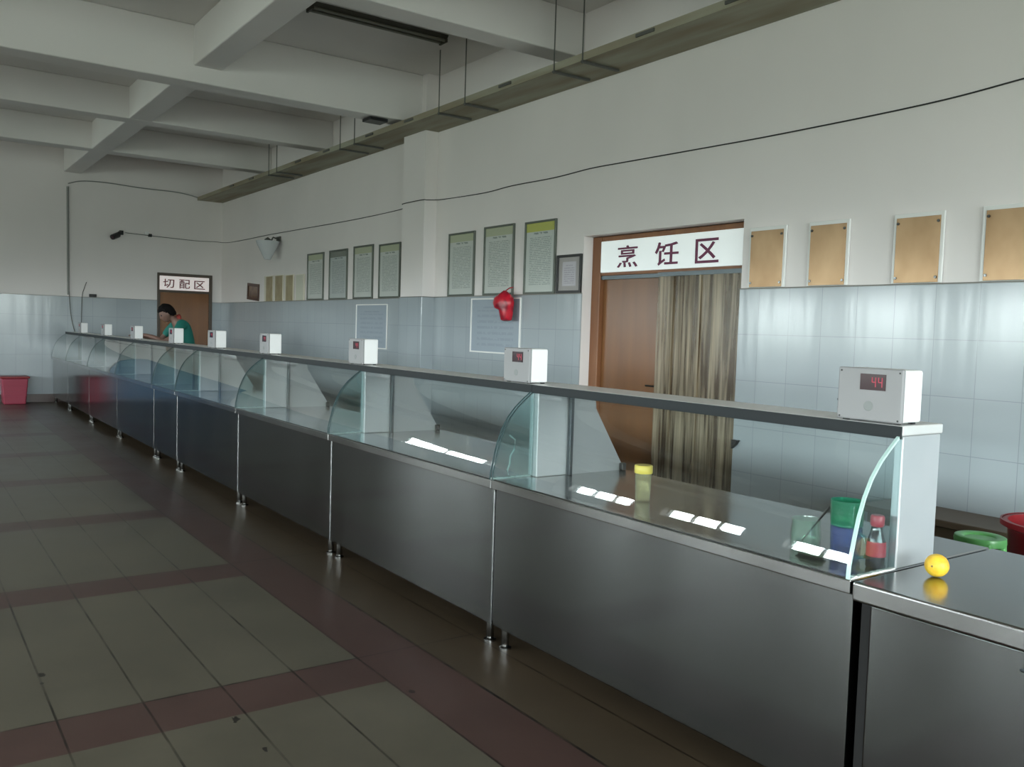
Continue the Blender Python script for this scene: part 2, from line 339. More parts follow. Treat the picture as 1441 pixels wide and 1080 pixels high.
# ------------------------------------------------------------------ mesh helpers
class B:
    """collects shapes in one bmesh"""
    def __init__(s): s.bm = bmesh.new()
    def box(s, x0, x1, y0, y1, z0, z1):
        v = [s.bm.verts.new(p) for p in ((x0,y0,z0),(x1,y0,z0),(x1,y1,z0),(x0,y1,z0),(x0,y0,z1),(x1,y0,z1),(x1,y1,z1),(x0,y1,z1))]
        for f in ((3,2,1,0),(4,5,6,7),(0,1,5,4),(1,2,6,5),(2,3,7,6),(3,0,4,7)): s.bm.faces.new([v[i] for i in f])
        return s
    def prism(s, pts, axis, a, b):
        """polygon pts in the two other axes, extruded along axis from a to b"""
        def P(p, t):
            return {0: (t, p[0], p[1]), 1: (p[0], t, p[1]), 2: (p[0], p[1], t)}[axis]
        A = [s.bm.verts.new(P(p, a)) for p in pts]; C = [s.bm.verts.new(P(p, b)) for p in pts]
        n = len(pts)
        s.bm.faces.new(A); s.bm.faces.new(C[::-1])
        for i in range(n): s.bm.faces.new((A[i], C[i], C[(i+1) % n], A[(i+1) % n]))
        return s
    def strip(s, pts, axis, a, b, th):
        """open profile with thickness, extruded along axis"""
        n = len(pts); off = []
        for i, p in enumerate(pts):
            q0 = pts[max(i-1, 0)]; q1 = pts[min(i+1, n-1)]
            d = Vector((q1[0]-q0[0], q1[1]-q0[1])).normalized()
            off.append((p[0]-d.y*th, p[1]+d.x*th))
        def P(p, t): return {0: (t, p[0], p[1]), 1: (p[0], t, p[1]), 2: (p[0], p[1], t)}[axis]
        r = [[s.bm.verts.new(P(p, t)) for p in L_] for L_ in (pts, off) for t in (a, b)]
        for i in range(n-1):
            s.bm.faces.new((r[0][i], r[0][i+1], r[1][i+1], r[1][i])); s.bm.faces.new((r[2][i], r[3][i], r[3][i+1], r[2][i+1]))
            s.bm.faces.new((r[0][i], r[2][i], r[2][i+1], r[0][i+1])); s.bm.faces.new((r[1][i], r[1][i+1], r[3][i+1], r[3][i]))
        for i in (0, n-1): s.bm.faces.new((r[0][i], r[1][i], r[3][i], r[2][i]))
        return s
    def lathe(s, prof, seg=24, loc=(0, 0, 0), closed=True):
        """prof: (radius, z) from bottom to top"""
        rings = []
        for r_, z in prof:
            if r_ < 1e-6: rings.append([s.bm.verts.new((loc[0], loc[1], loc[2]+z))])
            else: rings.append([s.bm.verts.new((loc[0]+r_*math.cos(2*math.pi*k/seg), loc[1]+r_*math.sin(2*math.pi*k/seg), loc[2]+z)) for k in range(seg)])
        for a, b in zip(rings, rings[1:]):
            for k in range(seg):
                k2 = (k+1) % seg
                if len(a) == 1 and len(b) == 1: continue
                if len(a) == 1: s.bm.faces.new((a[0], b[k2], b[k]))
                elif len(b) == 1: s.bm.faces.new((a[k], a[k2], b[0]))
                else: s.bm.faces.new((a[k], a[k2], b[k2], b[k]))
        for r_, flip in ((rings[0], True), (rings[-1], False)):
            if closed and len(r_) > 1: s.bm.faces.new(r_[::-1] if flip else r_)
        return s
    def tube(s, path, r, seg=8, smooth=True):
        pts = [Vector(p) for p in path]; rings = []
        for i, p in enumerate(pts):
            d = (pts[min(i+1, len(pts)-1)]-pts[max(i-1, 0)]).normalized()
            a = d.cross(Vector((0, 0, 1))); a = a.normalized() if a.length > 1e-4 else Vector((1, 0, 0))
            b = d.cross(a).normalized()
            rr = r[i] if isinstance(r, (list, tuple)) else r
            rings.append([s.bm.verts.new(p+rr*(math.cos(2*math.pi*k/seg)*a+math.sin(2*math.pi*k/seg)*b)) for k in range(seg)])
        for a, b in zip(rings, rings[1:]):
            for k in range(seg): s.bm.faces.new((a[k], a[(k+1) % seg], b[(k+1) % seg], b[k]))
        s.bm.faces.new(rings[0][::-1]); s.bm.faces.new(rings[-1]); return s
    def sheet(s, o, du, dv):
        """single quad with UVs; o corner, du right, dv up"""
        o, du, dv = Vector(o), Vector(du), Vector(dv)
        f = s.bm.faces.new([s.bm.verts.new(p) for p in (o, o+du, o+du+dv, o+dv)])
        uvl = s.bm.loops.layers.uv.verify()
        for l, c in zip(f.loops, ((0, 0), (1, 0), (1, 1), (0, 1))): l[uvl].uv = c
        return s
    def make(s, name, material, parent=None, bevel=0.0, smooth=False, seg=2, loc=None):
        if not s.bm.loops.layers.uv.keys():
            bmesh.ops.recalc_face_normals(s.bm, faces=s.bm.faces)
        me = bpy.data.meshes.new(name); s.bm.to_mesh(me); s.bm.free()
        me.materials.append(M[material] if isinstance(material, str) else material)
        if smooth:
            for p in me.polygons: p.use_smooth = True
        o = bpy.data.objects.new(name, me); COL.objects.link(o)
        if loc: o.location = loc
        if parent is not None: o.parent = parent
        if bevel:
            md = o.modifiers.new('bevel', 'BEVEL'); md.width = bevel; md.segments = seg; md.limit_method = 'ANGLE'; md.angle_limit = math.radians(40)
        if smooth:
            try: me.set_sharp_from_angle(angle=math.radians(42))
            except Exception: pass
        return o

def thing(name, label, cat, loc=(0, 0, 0), rz=0, group=None):
    o = bpy.data.objects.new(name, None); COL.objects.link(o); o.empty_display_size = 0.1
    o.location = loc; o.rotation_euler = (0, 0, rz); tag(o, label, cat, group); return o
def tag(o, label, cat, group=None):
    o['label'] = label; o['category'] = cat
    if group: o['group'] = group
    return o
def struct(o): o['kind'] = 'structure'; return o
def copy_tree(o, parent=None):
    c = o.copy(); COL.objects.link(c)
    if parent is not None: c.parent = parent
    for ch in list(o.children): copy_tree(ch, c)
    return c

# ------------------------------------------------------------------ the room
def wall(name, axis, p0, p1, a0, a1, z1, holes, material):
    """slab between p0 and p1 across `axis` (0: X normal, 1: Y normal), running a0..a1, with rectangular holes (lo, hi, z0, z1)"""
    b = B()
    def bx(lo, hi, za, zb):
        if hi-lo < 1e-4 or zb-za < 1e-4: return
        if axis == 0: b.box(p0, p1, lo, hi, za, zb)
        else: b.box(lo, hi, p0, p1, za, zb)
    cur = a0
    for lo, hi, za, zb in sorted(holes):
        bx(cur, lo, 0, z1); bx(lo, hi, 0, za); bx(lo, hi, zb, z1); cur = hi
    bx(cur, a1, 0, z1)
    return struct(b.make(name, material))

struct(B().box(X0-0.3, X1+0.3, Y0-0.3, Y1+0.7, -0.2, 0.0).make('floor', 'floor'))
struct(B().box(X0-0.3, X1+0.3, Y0-0.3, Y1+0.7, ZC, ZC+0.2).make('ceiling', 'ceil'))
DX0, DX1, DZ = -6.33, -4.456, 2.40                 # kitchen doorway in the right wall
WY = Y1+0.012                                       # painted face; tiles stand 12 mm proud
wall('wall_right', 1, WY, WY+0.3, X0-0.3, X1+0.3, ZC, [(DX0, DX1, 0, DZ)], 'paint')
wall('wall_end', 0, X0-0.3, X0-0.012, Y0-0.3, WY, ZC, [(c-q/2, c+q/2, a, b) for c, q, a, b in WEST_WIN], 'paint')
wall('wall_left', 1, Y0-0.3, Y0, X0, X1+0.3, ZC, [(c-q/2, c+q/2, a, b) for c, q, a, b in SOUTH_WIN], 'paint')
wall('wall_back', 0, X1, X1+0.3, Y0, WY, ZC, [(c-q/2, c+q/2, a, b) for c, q, a, b in EAST_WIN], 'paint')
# closes the kitchen doorway behind the leaves
struct(B().box(DX0-0.2, DX1+0.2, WY+0.3, WY+0.35, 0, DZ+0.2).make('wall_kitchen', 'paint'))

# pilaster on the right wall, tiled to dado height like the wall
PX0, PX1, PY = -9.60, -9.065, 5.085
b = B().box(PX0, PX1, PY+0.01, WY, WAIN, ZC); struct(b.make('trim_1', 'paint'))
b = B()
b.box(PX0-0.01, PX1+0.01, PY, WY, 0, WAIN-0.008)
struct(b.make('trim_2', 'tile_x', bevel=0.004))
# tiled dado, right wall
b = B()
for lo, hi in ((X0, PX0-0.01), (PX1+0.01, DX0-0.0), (DX1, X1)): b.box(lo, hi, Y1, WY, 0, WAIN-0.008)
struct(b.make('trim_3', 'tile_x'))
b = B()
for lo, hi in ((X0, PX0-0.01), (PX1+0.01, DX0), (DX1, X1)): b.box(lo, hi, Y1-0.012, WY, WAIN-0.008, WAIN)
b.box(PX0-0.02, PX1+0.02, PY-0.006, WY, WAIN-0.008, WAIN)
struct(b.make('trim_4', 'cap'))
# tiled dado, end wall (stops either side of the preparation-room door and the window)
EDY0, EDY1 = 4.065, 5.075
b = B()
for lo, hi in ((1.32, EDY0), (EDY1, Y1), (Y0, -1.02)): b.box(X0-0.012, X0, lo, hi, 0, WAIN-0.008)
struct(b.make('trim_5', 'tile_y'))
b = B()
for lo, hi in ((1.32, EDY0), (EDY1, Y1-0.012), (Y0, -1.02)): b.box(X0-0.012, X0+0.010, lo, hi, WAIN-0.008, WAIN)
struct(b.make('trim_6', 'cap'))
b = B()
for lo, hi in ((1.32, EDY0), (EDY1, Y1)): b.box(X0, X0+0.014, lo, hi, 0, 0.14)
struct(b.make('baseboard_end', 'baseboard'))
b = B()
for lo, hi in ((X0+0.02, PX0-0.02), (PX1+0.02, DX0), (DX1, X1)): b.box(lo, hi, Y1-0.014, Y1, 0, 0.14)
struct(b.make('baseboard_right', 'baseboard'))
# concrete beams
LBY0, LBY1, BZ = 2.49, 2.77, 4.05
k = 7
for y0, y1 in ((LBY0, LBY1), (-2.7, -2.42), (-7.2, -6.92)):
    struct(B().box(X0, X1, y0, y1, BZ, ZC).make('trim_%d' % k, 'ceil', bevel=0.012)); k += 1
for x1 in (-14.63, -12.10, -9.17, -6.42, -3.5, -0.8, 2.2):
    struct(B().box(x1-0.27-(0.03 if x1 in (-9.17, -3.5) else 0), x1, Y0, WY, 3.89 if x1 in (-9.17, -3.5) else BZ-0.004, ZC).make('trim_%d' % k, 'ceil', bevel=0.012)); k += 1

# windows
def window(name, axis, p, c, w_, z0, z1, nm):
    root = bpy.data.objects.new(name, None); COL.objects.link(root); struct(root)
    f = B(); q = B(); d = 0.05
    def bx(bb, lo, hi, za, zb, dd=d):
        if axis == 1: bb.box(lo, hi, p-dd, p+dd, za, zb)
        else: bb.box(p-dd, p+dd, lo, hi, za, zb)
    lo, hi = c-w_/2, c+w_/2
    bx(f, lo, lo+0.06, z0, z1); bx(f, hi-0.06, hi, z0, z1); bx(f, lo+0.06, hi-0.06, z0, z0+0.06); bx(f, lo+0.06, hi-0.06, z1-0.06, z1)
    for i in range(1, nm):
        xm = lo+(hi-lo)*i/nm; bx(f, xm-0.03, xm+0.03, z0+0.06, z1-0.06, 0.04)
    zt = z1-0.65; 
    fr = struct(f.make('window_frame', 'alu', root))
    for i in range(nm):
        a = lo+(hi-lo)*i/nm+0.03; e_ = lo+(hi-lo)*(i+1)/nm-0.03
        bx(q, max(a, lo+0.06), min(e_, hi-0.06), z0+0.06, z1-0.06, 0.003)
    struct(q.make('window_pane', 'winpane', root))
i = 1
for c, q, a, bb in SOUTH_WIN: window('window_%d' % i, 1, Y0-0.2, c, q, a, bb, 3); i += 1
for c, q, a, bb in EAST_WIN: window('window_%d' % i, 0, X1+0.2, c, q, a, bb, 3); i += 1
for c, q, a, bb in WEST_WIN: window('window_%d' % i, 0, X0-0.22, c, q, a, bb, 2); i += 1

# ------------------------------------------------------------------ doors, their signs, the strip curtain
d1 = bpy.data.objects.new('door_1', None); COL.objects.link(d1); struct(d1); d1.location = (DX0, 5.37, 0)
def child(o, parent):           # parent, keeping world coordinates of the mesh
    o.parent = parent; o.matrix_parent_inverse = Matrix.Translation(-Vector(parent.location)) if parent.rotation_euler.z == 0 else (Matrix.Translation(parent.location) @ Matrix.Rotation(parent.rotation_euler.z, 4, 'Z')).inverted()
    return o
f = B()
f.box(DX0, DX0+0.115, 5.37, 5.47, 0, DZ-0.005); f.box(DX1-0.115, DX1, 5.37, 5.47, 0, DZ-0.005)
f.box(DX0+0.115, DX1-0.115, 5.38, 5.47, 2.035, DZ-0.005)
child(f.make('door_frame', 'wood_frame', bevel=0.006), d1)
for lo, hi in ((DX0+0.117, -5.372), (-5.366, DX1-0.117)):
    l = child(B().box(lo, hi, 5.42, 5.46, 0.012, 2.03).make('door_leaf', 'wood', bevel=0.004), d1)
h = B().box(-5.45, -5.42, 5.40, 5.425, 0.98, 1.14)
h.tube([(-5.435, 5.40, 1.06), (-5.435, 5.37, 1.06), (-5.55, 5.365, 1.06)], 0.009)
child(h.make('door_handle', 'steel', bevel=0.002), d1)
child(B().box(DX0+0.116, DX1-0.116, 5.385, 5.415, 2.0, 2.034).make('transom_bar', 'steel_dark'), d1)

d2 = bpy.data.objects.new('door_2', None); COL.objects.link(d2); struct(d2); d2.location = (X0, EDY0, 0)
f = B()
f.box(X0-0.012, X0+0.03, EDY0, EDY0+0.05, 0, 2.39); f.box(X0-0.012, X0+0.03, EDY1-0.06, EDY1, 0, 2.39); f.box(X0-0.012, X0+0.03, EDY0+0.05, EDY1-0.06, 2.03, 2.39)
child(f.make('door_frame', 'wood_grey', bevel=0.006), d2)
child(B().box(X0-0.01, X0+0.012, EDY0+0.052, EDY1-0.062, 0.01, 2.028).make('door_leaf', 'wood', bevel=0.003), d2)
h = B().tube([(X0+0.012, EDY0+0.13, 1.02), (X0+0.05, EDY0+0.13, 1.02), (X0+0.055, EDY0+0.24, 1.02)], 0.009)
child(h.make('door_handle', 'steel'), d2)

# unseen blue door, added for a blue reflection in the steel, left of the tubs
d3 = bpy.data.objects.new('unseen_door_3', None); COL.objects.link(d3); struct(d3); d3.location = (X0, -1.0, 0)
f = B(); f.box(X0-0.012, X0+0.04, -1.0, -0.93, 0, 2.2); f.box(X0-0.012, X0+0.04, 1.23, 1.30, 0, 2.2); f.box(X0-0.012, X0+0.04, -0.93, 1.23, 2.13, 2.2)
child(f.make('door_frame', 'unseen_blue_door', bevel=0.005), d3)
for lo, hi in ((-0.928, 0.148), (0.152, 1.228)): child(B().box(X0-0.011, X0+0.02, lo, hi, 0.01, 2.128).make('door_leaf', 'unseen_blue_door', bevel=0.004), d3)

GLYPHS = {
'烹' :( [(0.544,0.95),(0.562,0.912),(0.955,0.912),(0.955,0.824),(0.027,0.824),(0.027,0.912),(0.445,0.912),(0.437,0.928),(0.411,0.975),(0.512,1.0),(0.707,0.669),(0.707,0.72),(0.275,0.72),(0.275,0.669),(0.81,0.592),(0.176,0.592),(0.176,0.797),(0.81,0.797),(0.427,0.117),(0.437,0.02),(0.334,0.009),(0.327,0.106),(0.31,0.212),(0.408,0.221),(0.666,0.129),(0.697,0.033),(0.593,0.012),(0.566,0.107),(0.522,0.213),(0.622,0.23),(0.912,0.147),(0.978,0.044),(0.88,0.006),(0.82,0.104),(0.735,0.213),(0.831,0.247),(0.174,0.099),(0.102,0.0),(0.0,0.035),(0.078,0.132),(0.139,0.238),(0.241,0.216),(0.073,0.478),(0.073,0.562),(0.802,0.562),(0.824,0.566),(0.896,0.504),(0.714,0.431),(0.544,0.383),(0.544,0.312),(0.533,0.259),(0.486,0.231),(0.407,0.222),(0.277,0.221),(0.262,0.261),(0.237,0.31),(0.367,0.307),(0.429,0.309),(0.442,0.312),(0.444,0.317),(0.444,0.442),(0.566,0.47),(0.594,0.478)] , [(15,12,16),(12,17,16),(12,11,17),(11,14,17),(15,13,12),(10,14,11),(15,10,13),(15,14,10),(22,18,23),(21,18,22),(21,19,18),(20,19,21),(44,46,45),(42,44,43),(42,46,44),(42,62,46),(62,47,46),(61,47,62),(60,47,61),(59,48,60),(48,47,60),(59,49,48),(58,49,59),(58,50,49),(57,50,58),(54,56,55),(56,50,57),(54,50,56),(53,50,54),(53,51,50),(34,30,35),(39,41,40),(53,52,51),(28,24,29),(39,36,41),(33,30,34),(27,24,28),(33,31,30),(38,36,39),(27,25,24),(26,25,27),(32,31,33),(38,37,36),(8,0,9),(7,0,8),(7,1,0),(6,1,7),(4,6,5),(4,1,6),(4,2,1),(4,3,2)] ),
'饪' :( [(0.233,0.87),(0.219,0.814),(0.39,0.814),(0.405,0.817),(0.434,0.808),(0.432,0.816),(0.413,0.86),(0.684,0.894),(0.903,0.95),(0.974,0.866),(0.856,0.828),(0.747,0.806),(0.747,0.538),(1.0,0.538),(1.0,0.439),(0.747,0.439),(0.747,0.132),(0.981,0.132),(0.981,0.033),(0.416,0.033),(0.416,0.132),(0.643,0.132),(0.643,0.439),(0.403,0.439),(0.403,0.538),(0.643,0.538),(0.643,0.789),(0.555,0.779),(0.465,0.772),(0.426,0.662),(0.374,0.55),(0.289,0.581),(0.323,0.657),(0.345,0.717),(0.19,0.717),(0.146,0.602),(0.082,0.486),(0.041,0.521),(0.0,0.552),(0.093,0.74),(0.15,0.975),(0.251,0.956),(0.163,0.12),(0.182,0.179),(0.182,0.614),(0.283,0.614),(0.283,0.2),(0.424,0.29),(0.439,0.238),(0.454,0.198),(0.243,0.056),(0.177,0.0),(0.151,0.042),(0.121,0.078)] , [(39,41,40),(39,0,41),(7,9,8),(6,9,7),(39,1,0),(6,10,9),(5,10,6),(5,11,10),(2,4,3),(4,11,5),(39,2,1),(39,4,2),(39,11,4),(39,26,11),(26,12,11),(39,27,26),(25,12,26),(39,28,27),(39,33,28),(33,29,28),(38,34,39),(34,33,39),(38,35,34),(32,29,33),(32,30,29),(31,30,32),(43,45,44),(43,46,45),(38,37,35),(37,36,35),(23,25,24),(23,12,25),(23,13,12),(23,14,13),(22,14,23),(21,15,22),(15,14,22),(21,16,15),(46,48,47),(46,49,48),(43,49,46),(43,50,49),(42,50,43),(19,21,20),(19,16,21),(19,17,16),(19,18,17),(53,50,42),(52,50,53),(52,51,50)] ),
'区' :( [(0.111,0.868),(0.111,0.109),(1.0,0.109),(1.0,0.0),(0.0,0.0),(0.0,0.978),(0.972,0.978),(0.972,0.868),(0.404,0.684),(0.533,0.57),(0.632,0.693),(0.73,0.844),(0.836,0.802),(0.724,0.632),(0.615,0.497),(0.748,0.368),(0.87,0.237),(0.78,0.156),(0.666,0.286),(0.538,0.414),(0.396,0.283),(0.227,0.157),(0.187,0.199),(0.138,0.241),(0.316,0.364),(0.457,0.49),(0.328,0.608),(0.177,0.736),(0.259,0.804)] , [(4,0,5),(0,6,5),(0,7,6),(4,1,0),(10,12,11),(27,8,28),(10,13,12),(26,8,27),(9,13,10),(26,9,8),(9,14,13),(25,9,26),(25,14,9),(25,15,14),(24,19,25),(19,15,25),(24,20,19),(18,15,19),(18,16,15),(23,20,24),(17,16,18),(23,22,20),(22,21,20),(4,2,1),(4,3,2)] ),
'切' :( [(0.999,0.888),(0.999,0.862),(0.974,0.286),(0.927,0.075),(0.885,0.036),(0.834,0.021),(0.765,0.019),(0.67,0.022),(0.661,0.072),(0.637,0.131),(0.743,0.125),(0.798,0.123),(0.817,0.126),(0.829,0.137),(0.868,0.316),(0.891,0.817),(0.696,0.817),(0.644,0.357),(0.375,0.0),(0.339,0.046),(0.299,0.082),(0.545,0.401),(0.59,0.817),(0.42,0.817),(0.42,0.92),(1.0,0.92),(0.127,0.283),(0.142,0.328),(0.142,0.603),(0.017,0.576),(0.0,0.675),(0.142,0.705),(0.142,0.972),(0.244,0.972),(0.244,0.726),(0.444,0.769),(0.461,0.672),(0.244,0.625),(0.244,0.331),(0.45,0.419),(0.459,0.366),(0.47,0.323),(0.219,0.207),(0.139,0.158),(0.117,0.208),(0.091,0.252)] , [(31,33,32),(31,34,33),(23,25,24),(23,0,25),(23,1,0),(23,22,1),(22,16,1),(16,15,1),(15,2,1),(21,16,22),(21,17,16),(14,2,15),(34,36,35),(31,36,34),(30,36,31),(29,28,30),(28,36,30),(28,37,36),(28,38,37),(27,38,28),(38,40,39),(20,17,21),(38,41,40),(20,19,17),(19,18,17),(27,41,38),(26,41,27),(26,42,41),(13,2,14),(13,3,2),(45,42,26),(44,42,45),(43,42,44),(12,3,13),(8,10,9),(11,3,12),(8,11,10),(8,3,11),(8,4,3),(7,4,8),(7,5,4),(6,5,7)] ),
'配' :( [(0.388,0.164),(0.388,0.25),(0.117,0.25),(0.117,0.164),(0.388,0.409),(0.39,0.409),(0.363,0.409),(0.336,0.409),(0.283,0.422),(0.269,0.481),(0.269,0.672),(0.235,0.672),(0.235,0.598),(0.218,0.487),(0.142,0.366),(0.115,0.394),(0.087,0.416),(0.152,0.513),(0.164,0.601),(0.164,0.672),(0.117,0.672),(0.117,0.335),(0.388,0.335),(0.504,0.865),(0.359,0.865),(0.359,0.767),(0.479,0.767),(0.479,0.015),(0.388,0.015),(0.388,0.074),(0.117,0.074),(0.117,0.0),(0.027,0.0),(0.027,0.767),(0.154,0.767),(0.154,0.865),(0.0,0.865),(0.0,0.962),(0.504,0.962),(0.274,0.865),(0.237,0.865),(0.237,0.767),(0.274,0.767),(0.341,0.481),(0.343,0.48),(0.361,0.48),(0.381,0.48),(0.389,0.481),(0.398,0.486),(0.388,0.493),(0.388,0.672),(0.341,0.672),(0.341,0.485),(0.958,0.444),(0.855,0.444),(0.855,0.517),(0.638,0.517),(0.638,0.145),(0.647,0.115),(0.686,0.108),(0.764,0.108),(0.846,0.108),(0.884,0.135),(0.9,0.297),(0.952,0.268),(1.0,0.251),(0.965,0.057),(0.858,0.006),(0.765,0.006),(0.674,0.006),(0.564,0.034),(0.534,0.141),(0.534,0.619),(0.855,0.619),(0.855,0.853),(0.531,0.853),(0.531,0.956),(0.958,0.956)] , [(75,77,76),(75,74,77),(74,53,77),(73,53,74),(71,56,72),(56,73,72),(56,55,73),(55,53,73),(71,57,56),(54,53,55),(62,64,63),(62,65,64),(62,66,65),(71,58,57),(70,58,71),(61,66,62),(70,59,58),(70,60,59),(70,61,60),(70,66,61),(70,67,66),(69,67,70),(68,67,69),(36,38,37),(36,23,38),(35,23,36),(34,40,35),(40,23,35),(34,41,40),(39,23,40),(42,24,39),(24,23,39),(42,25,24),(32,20,33),(20,34,33),(20,41,34),(20,42,41),(20,25,42),(20,26,25),(20,19,26),(19,11,26),(11,10,26),(10,51,26),(51,50,26),(50,27,26),(32,16,20),(16,15,20),(15,21,20),(18,11,19),(18,12,11),(9,51,10),(9,52,51),(49,48,50),(48,27,50),(17,12,18),(17,13,12),(16,13,17),(16,15,13),(15,14,13),(47,27,48),(9,43,52),(8,43,9),(46,27,47),(8,44,43),(8,45,44),(8,46,45),(8,5,46),(5,27,46),(7,5,8),(32,15,16),(6,5,7),(22,5,4),(22,27,5),(32,21,15),(32,2,21),(2,22,21),(2,1,22),(1,27,22),(32,3,2),(0,27,1),(32,30,3),(30,0,3),(30,29,0),(29,27,0),(32,31,30),(28,27,29)] ),
}
def sign(name, label, o, du, dv, nrm, board, ink, chars):
    """o: lower left corner, du/dv: full edges, chars: (glyph, u0, u1, v0, v1) in metres from the corner"""
    o, du, dv, nrm = Vector(o), Vector(du), Vector(dv), Vector(nrm)
    t = thing(name, label, 'sign', o)
    U, V = du.normalized(), dv.normalized()
    b = B(); v = [b.bm.verts.new(p) for p in (Vector(), du, du+dv, dv, nrm, du+nrm, du+dv+nrm, dv+nrm)]
    for q in ((3,2,1,0),(4,5,6,7),(0,1,5,4),(1,2,6,5),(2,3,7,6),(3,0,4,7)): b.bm.faces.new([v[i] for i in q])
    b.make('sign_board', board, t, bevel=0.003)
    nn = nrm.normalized()
    for ch, u0, u1, v0, v1 in chars:
        vs, fs = GLYPHS[ch]
        mx, my = max(p[0] for p in vs), max(p[1] for p in vs)
        b = B()
        lo = [b.bm.verts.new(nrm + nn*0.0005 + U*(u0+(u1-u0)*p[0]/mx) + V*(v0+(v1-v0)*p[1]/my)) for p in vs]
        for f_ in fs:
            try: b.bm.faces.new([lo[i] for i in f_])
            except ValueError: pass
        r = bmesh.ops.extrude_face_region(b.bm, geom=b.bm.faces[:])
        bmesh.ops.translate(b.bm, verts=[q for q in r['geom'] if isinstance(q, bmesh.types.BMVert)], vec=nn*0.003)
        b.make('sign_character', ink, t)
    return t
sign('door_sign', 'white sign with three maroon Chinese characters above the double brown door with plastic strips',
     (-6.195, 5.379, 2.062), (1.69, 0, 0), (0, 0, 0.285), (0, -0.022, 0), 'sign', 'ink',
     [('烹', 0.225, 0.495, 0.035, 0.232), ('饪', 0.705, 0.983, 0.033, 0.232), ('区', 1.17, 1.42, 0.032, 0.23)])
sign('door_sign', 'small pale sign with three dark red characters above the far single brown door',
     (X0+0.031, 4.10, 2.073), (0, 0.905, 0), (0, 0, 0.26), (0.015, 0, 0), 'sign2', 'ink2',
     [('切', 0.058, 0.262, 0.035, 0.205), ('配', 0.352, 0.55, 0.035, 0.208), ('区', 0.627, 0.83, 0.036, 0.198)])

t = thing('strip_curtain', 'grubby clear plastic strip curtain hanging over the right half of the brown doorway', 'curtain', (-4.94, 5.345, 0))
ns = 6; a0, a1 = -5.40, -4.475; wd = (a1-a0)/ns*1.18
for i in range(ns):
    c = a0+(a1-a0)*(i+0.5)/ns; yo = 5.343 if i % 2 else 5.334
    pts = [(c-wd/2+wd*j/6, yo+0.006*math.sin(math.pi*j/6+i)) for j in range(7)]
    o = B().strip(pts, 2, 0.03, 2.0, 0.002).make('strip', 'curtain', smooth=True); child(o, t)
child(B().box(a0-0.01, a1+0.01, 5.325, 5.352, 2.0, 2.035).make('curtain_rail', 'steel_dark'), t)

# ------------------------------------------------------------------ overhead tray, lamp, wiring
TY, TZ = 4.78, 3.80
t = thing('cable_tray', 'long stained overhead tray hung on thin rods along the top of the right wall', 'cable tray', (-5, 5.0, TZ))
b = B()
b.box(X0+0.02, PX0-0.005, TY+0.012, Y1+0.008, TZ, TZ+0.02); b.box(PX0-0.005, PX1+0.005, TY+0.012, PY, TZ, TZ+0.02); b.box(PX1+0.005, X1-0.02, TY+0.012, Y1+0.008, TZ, TZ+0.02)
child(b.make('tray_bed', 'tray'), t)
child(B().box(X0+0.02, X1-0.02, TY, TY+0.012, TZ-0.004, TZ+0.06).make('tray_lip', 'tray'), t)
for x in (-13.39, -13.05, -10.75, -10.32, -8.23, -7.71, -6.24, -5.85, -3.6, -2.9, -0.5):
    z_top = ZC
    for x1 in (-14.63, -12.10, -9.17, -6.42, -3.5, -0.8):
        if x1-0.30 < x < x1+0.01: z_top = 3.89 if x1 in (-9.17, -3.5) else BZ
    o = B().tube([(x, TY-0.006, TZ-0.03), (x, TY-0.006, z_top+0.01)], 0.006, 6)
    o.box(x-0.014, x+0.014, TY-0.014, TY+0.4, TZ-0.022, TZ-0.004)
    child(o.make('hanger_rod', 'rod'), t)
for x in (-15.2, -14.2, -12.2, -11.2, -9.9, -8.9, -7.0, -5.1, -4.2):
    child(B().box(x-0.10, x+0.10, TY-0.012, TY+0.05, TZ+0.02, TZ+0.045).make('tray_clip', 'rod'), t)

t = thing('ceiling_lamp', 'unlit dark twin tube lamp on the ceiling between two beams', 'ceiling lamp', (-7.85, 3.87, 4.40))
child(B().prism([(-7.93, 4.448), (-7.77, 4.448), (-7.80, 4.415), (-7.90, 4.415)], 1, 3.15, 4.6).make('lamp_housing', 'lampd'), t)
for x in (-7.895, -7.805): child(B().tube([(x, 3.17, 4.40), (x, 4.58, 4.40)], 0.014, 10).make('lamp_tube', 'tube', smooth=True), t)
for y in (3.155, 4.575): child(B().box(-7.92, -7.78, y, y+0.02, 4.38, 4.416).make('lamp_end', 'lampd'), t)
tag(B().box(-9.42, -9.22, 4.45, 4.68, 3.85, 3.886).make('junction_box', 'black', bevel=0.006), 'small flat black box under a ceiling beam beside the overhead tray', 'junction box')

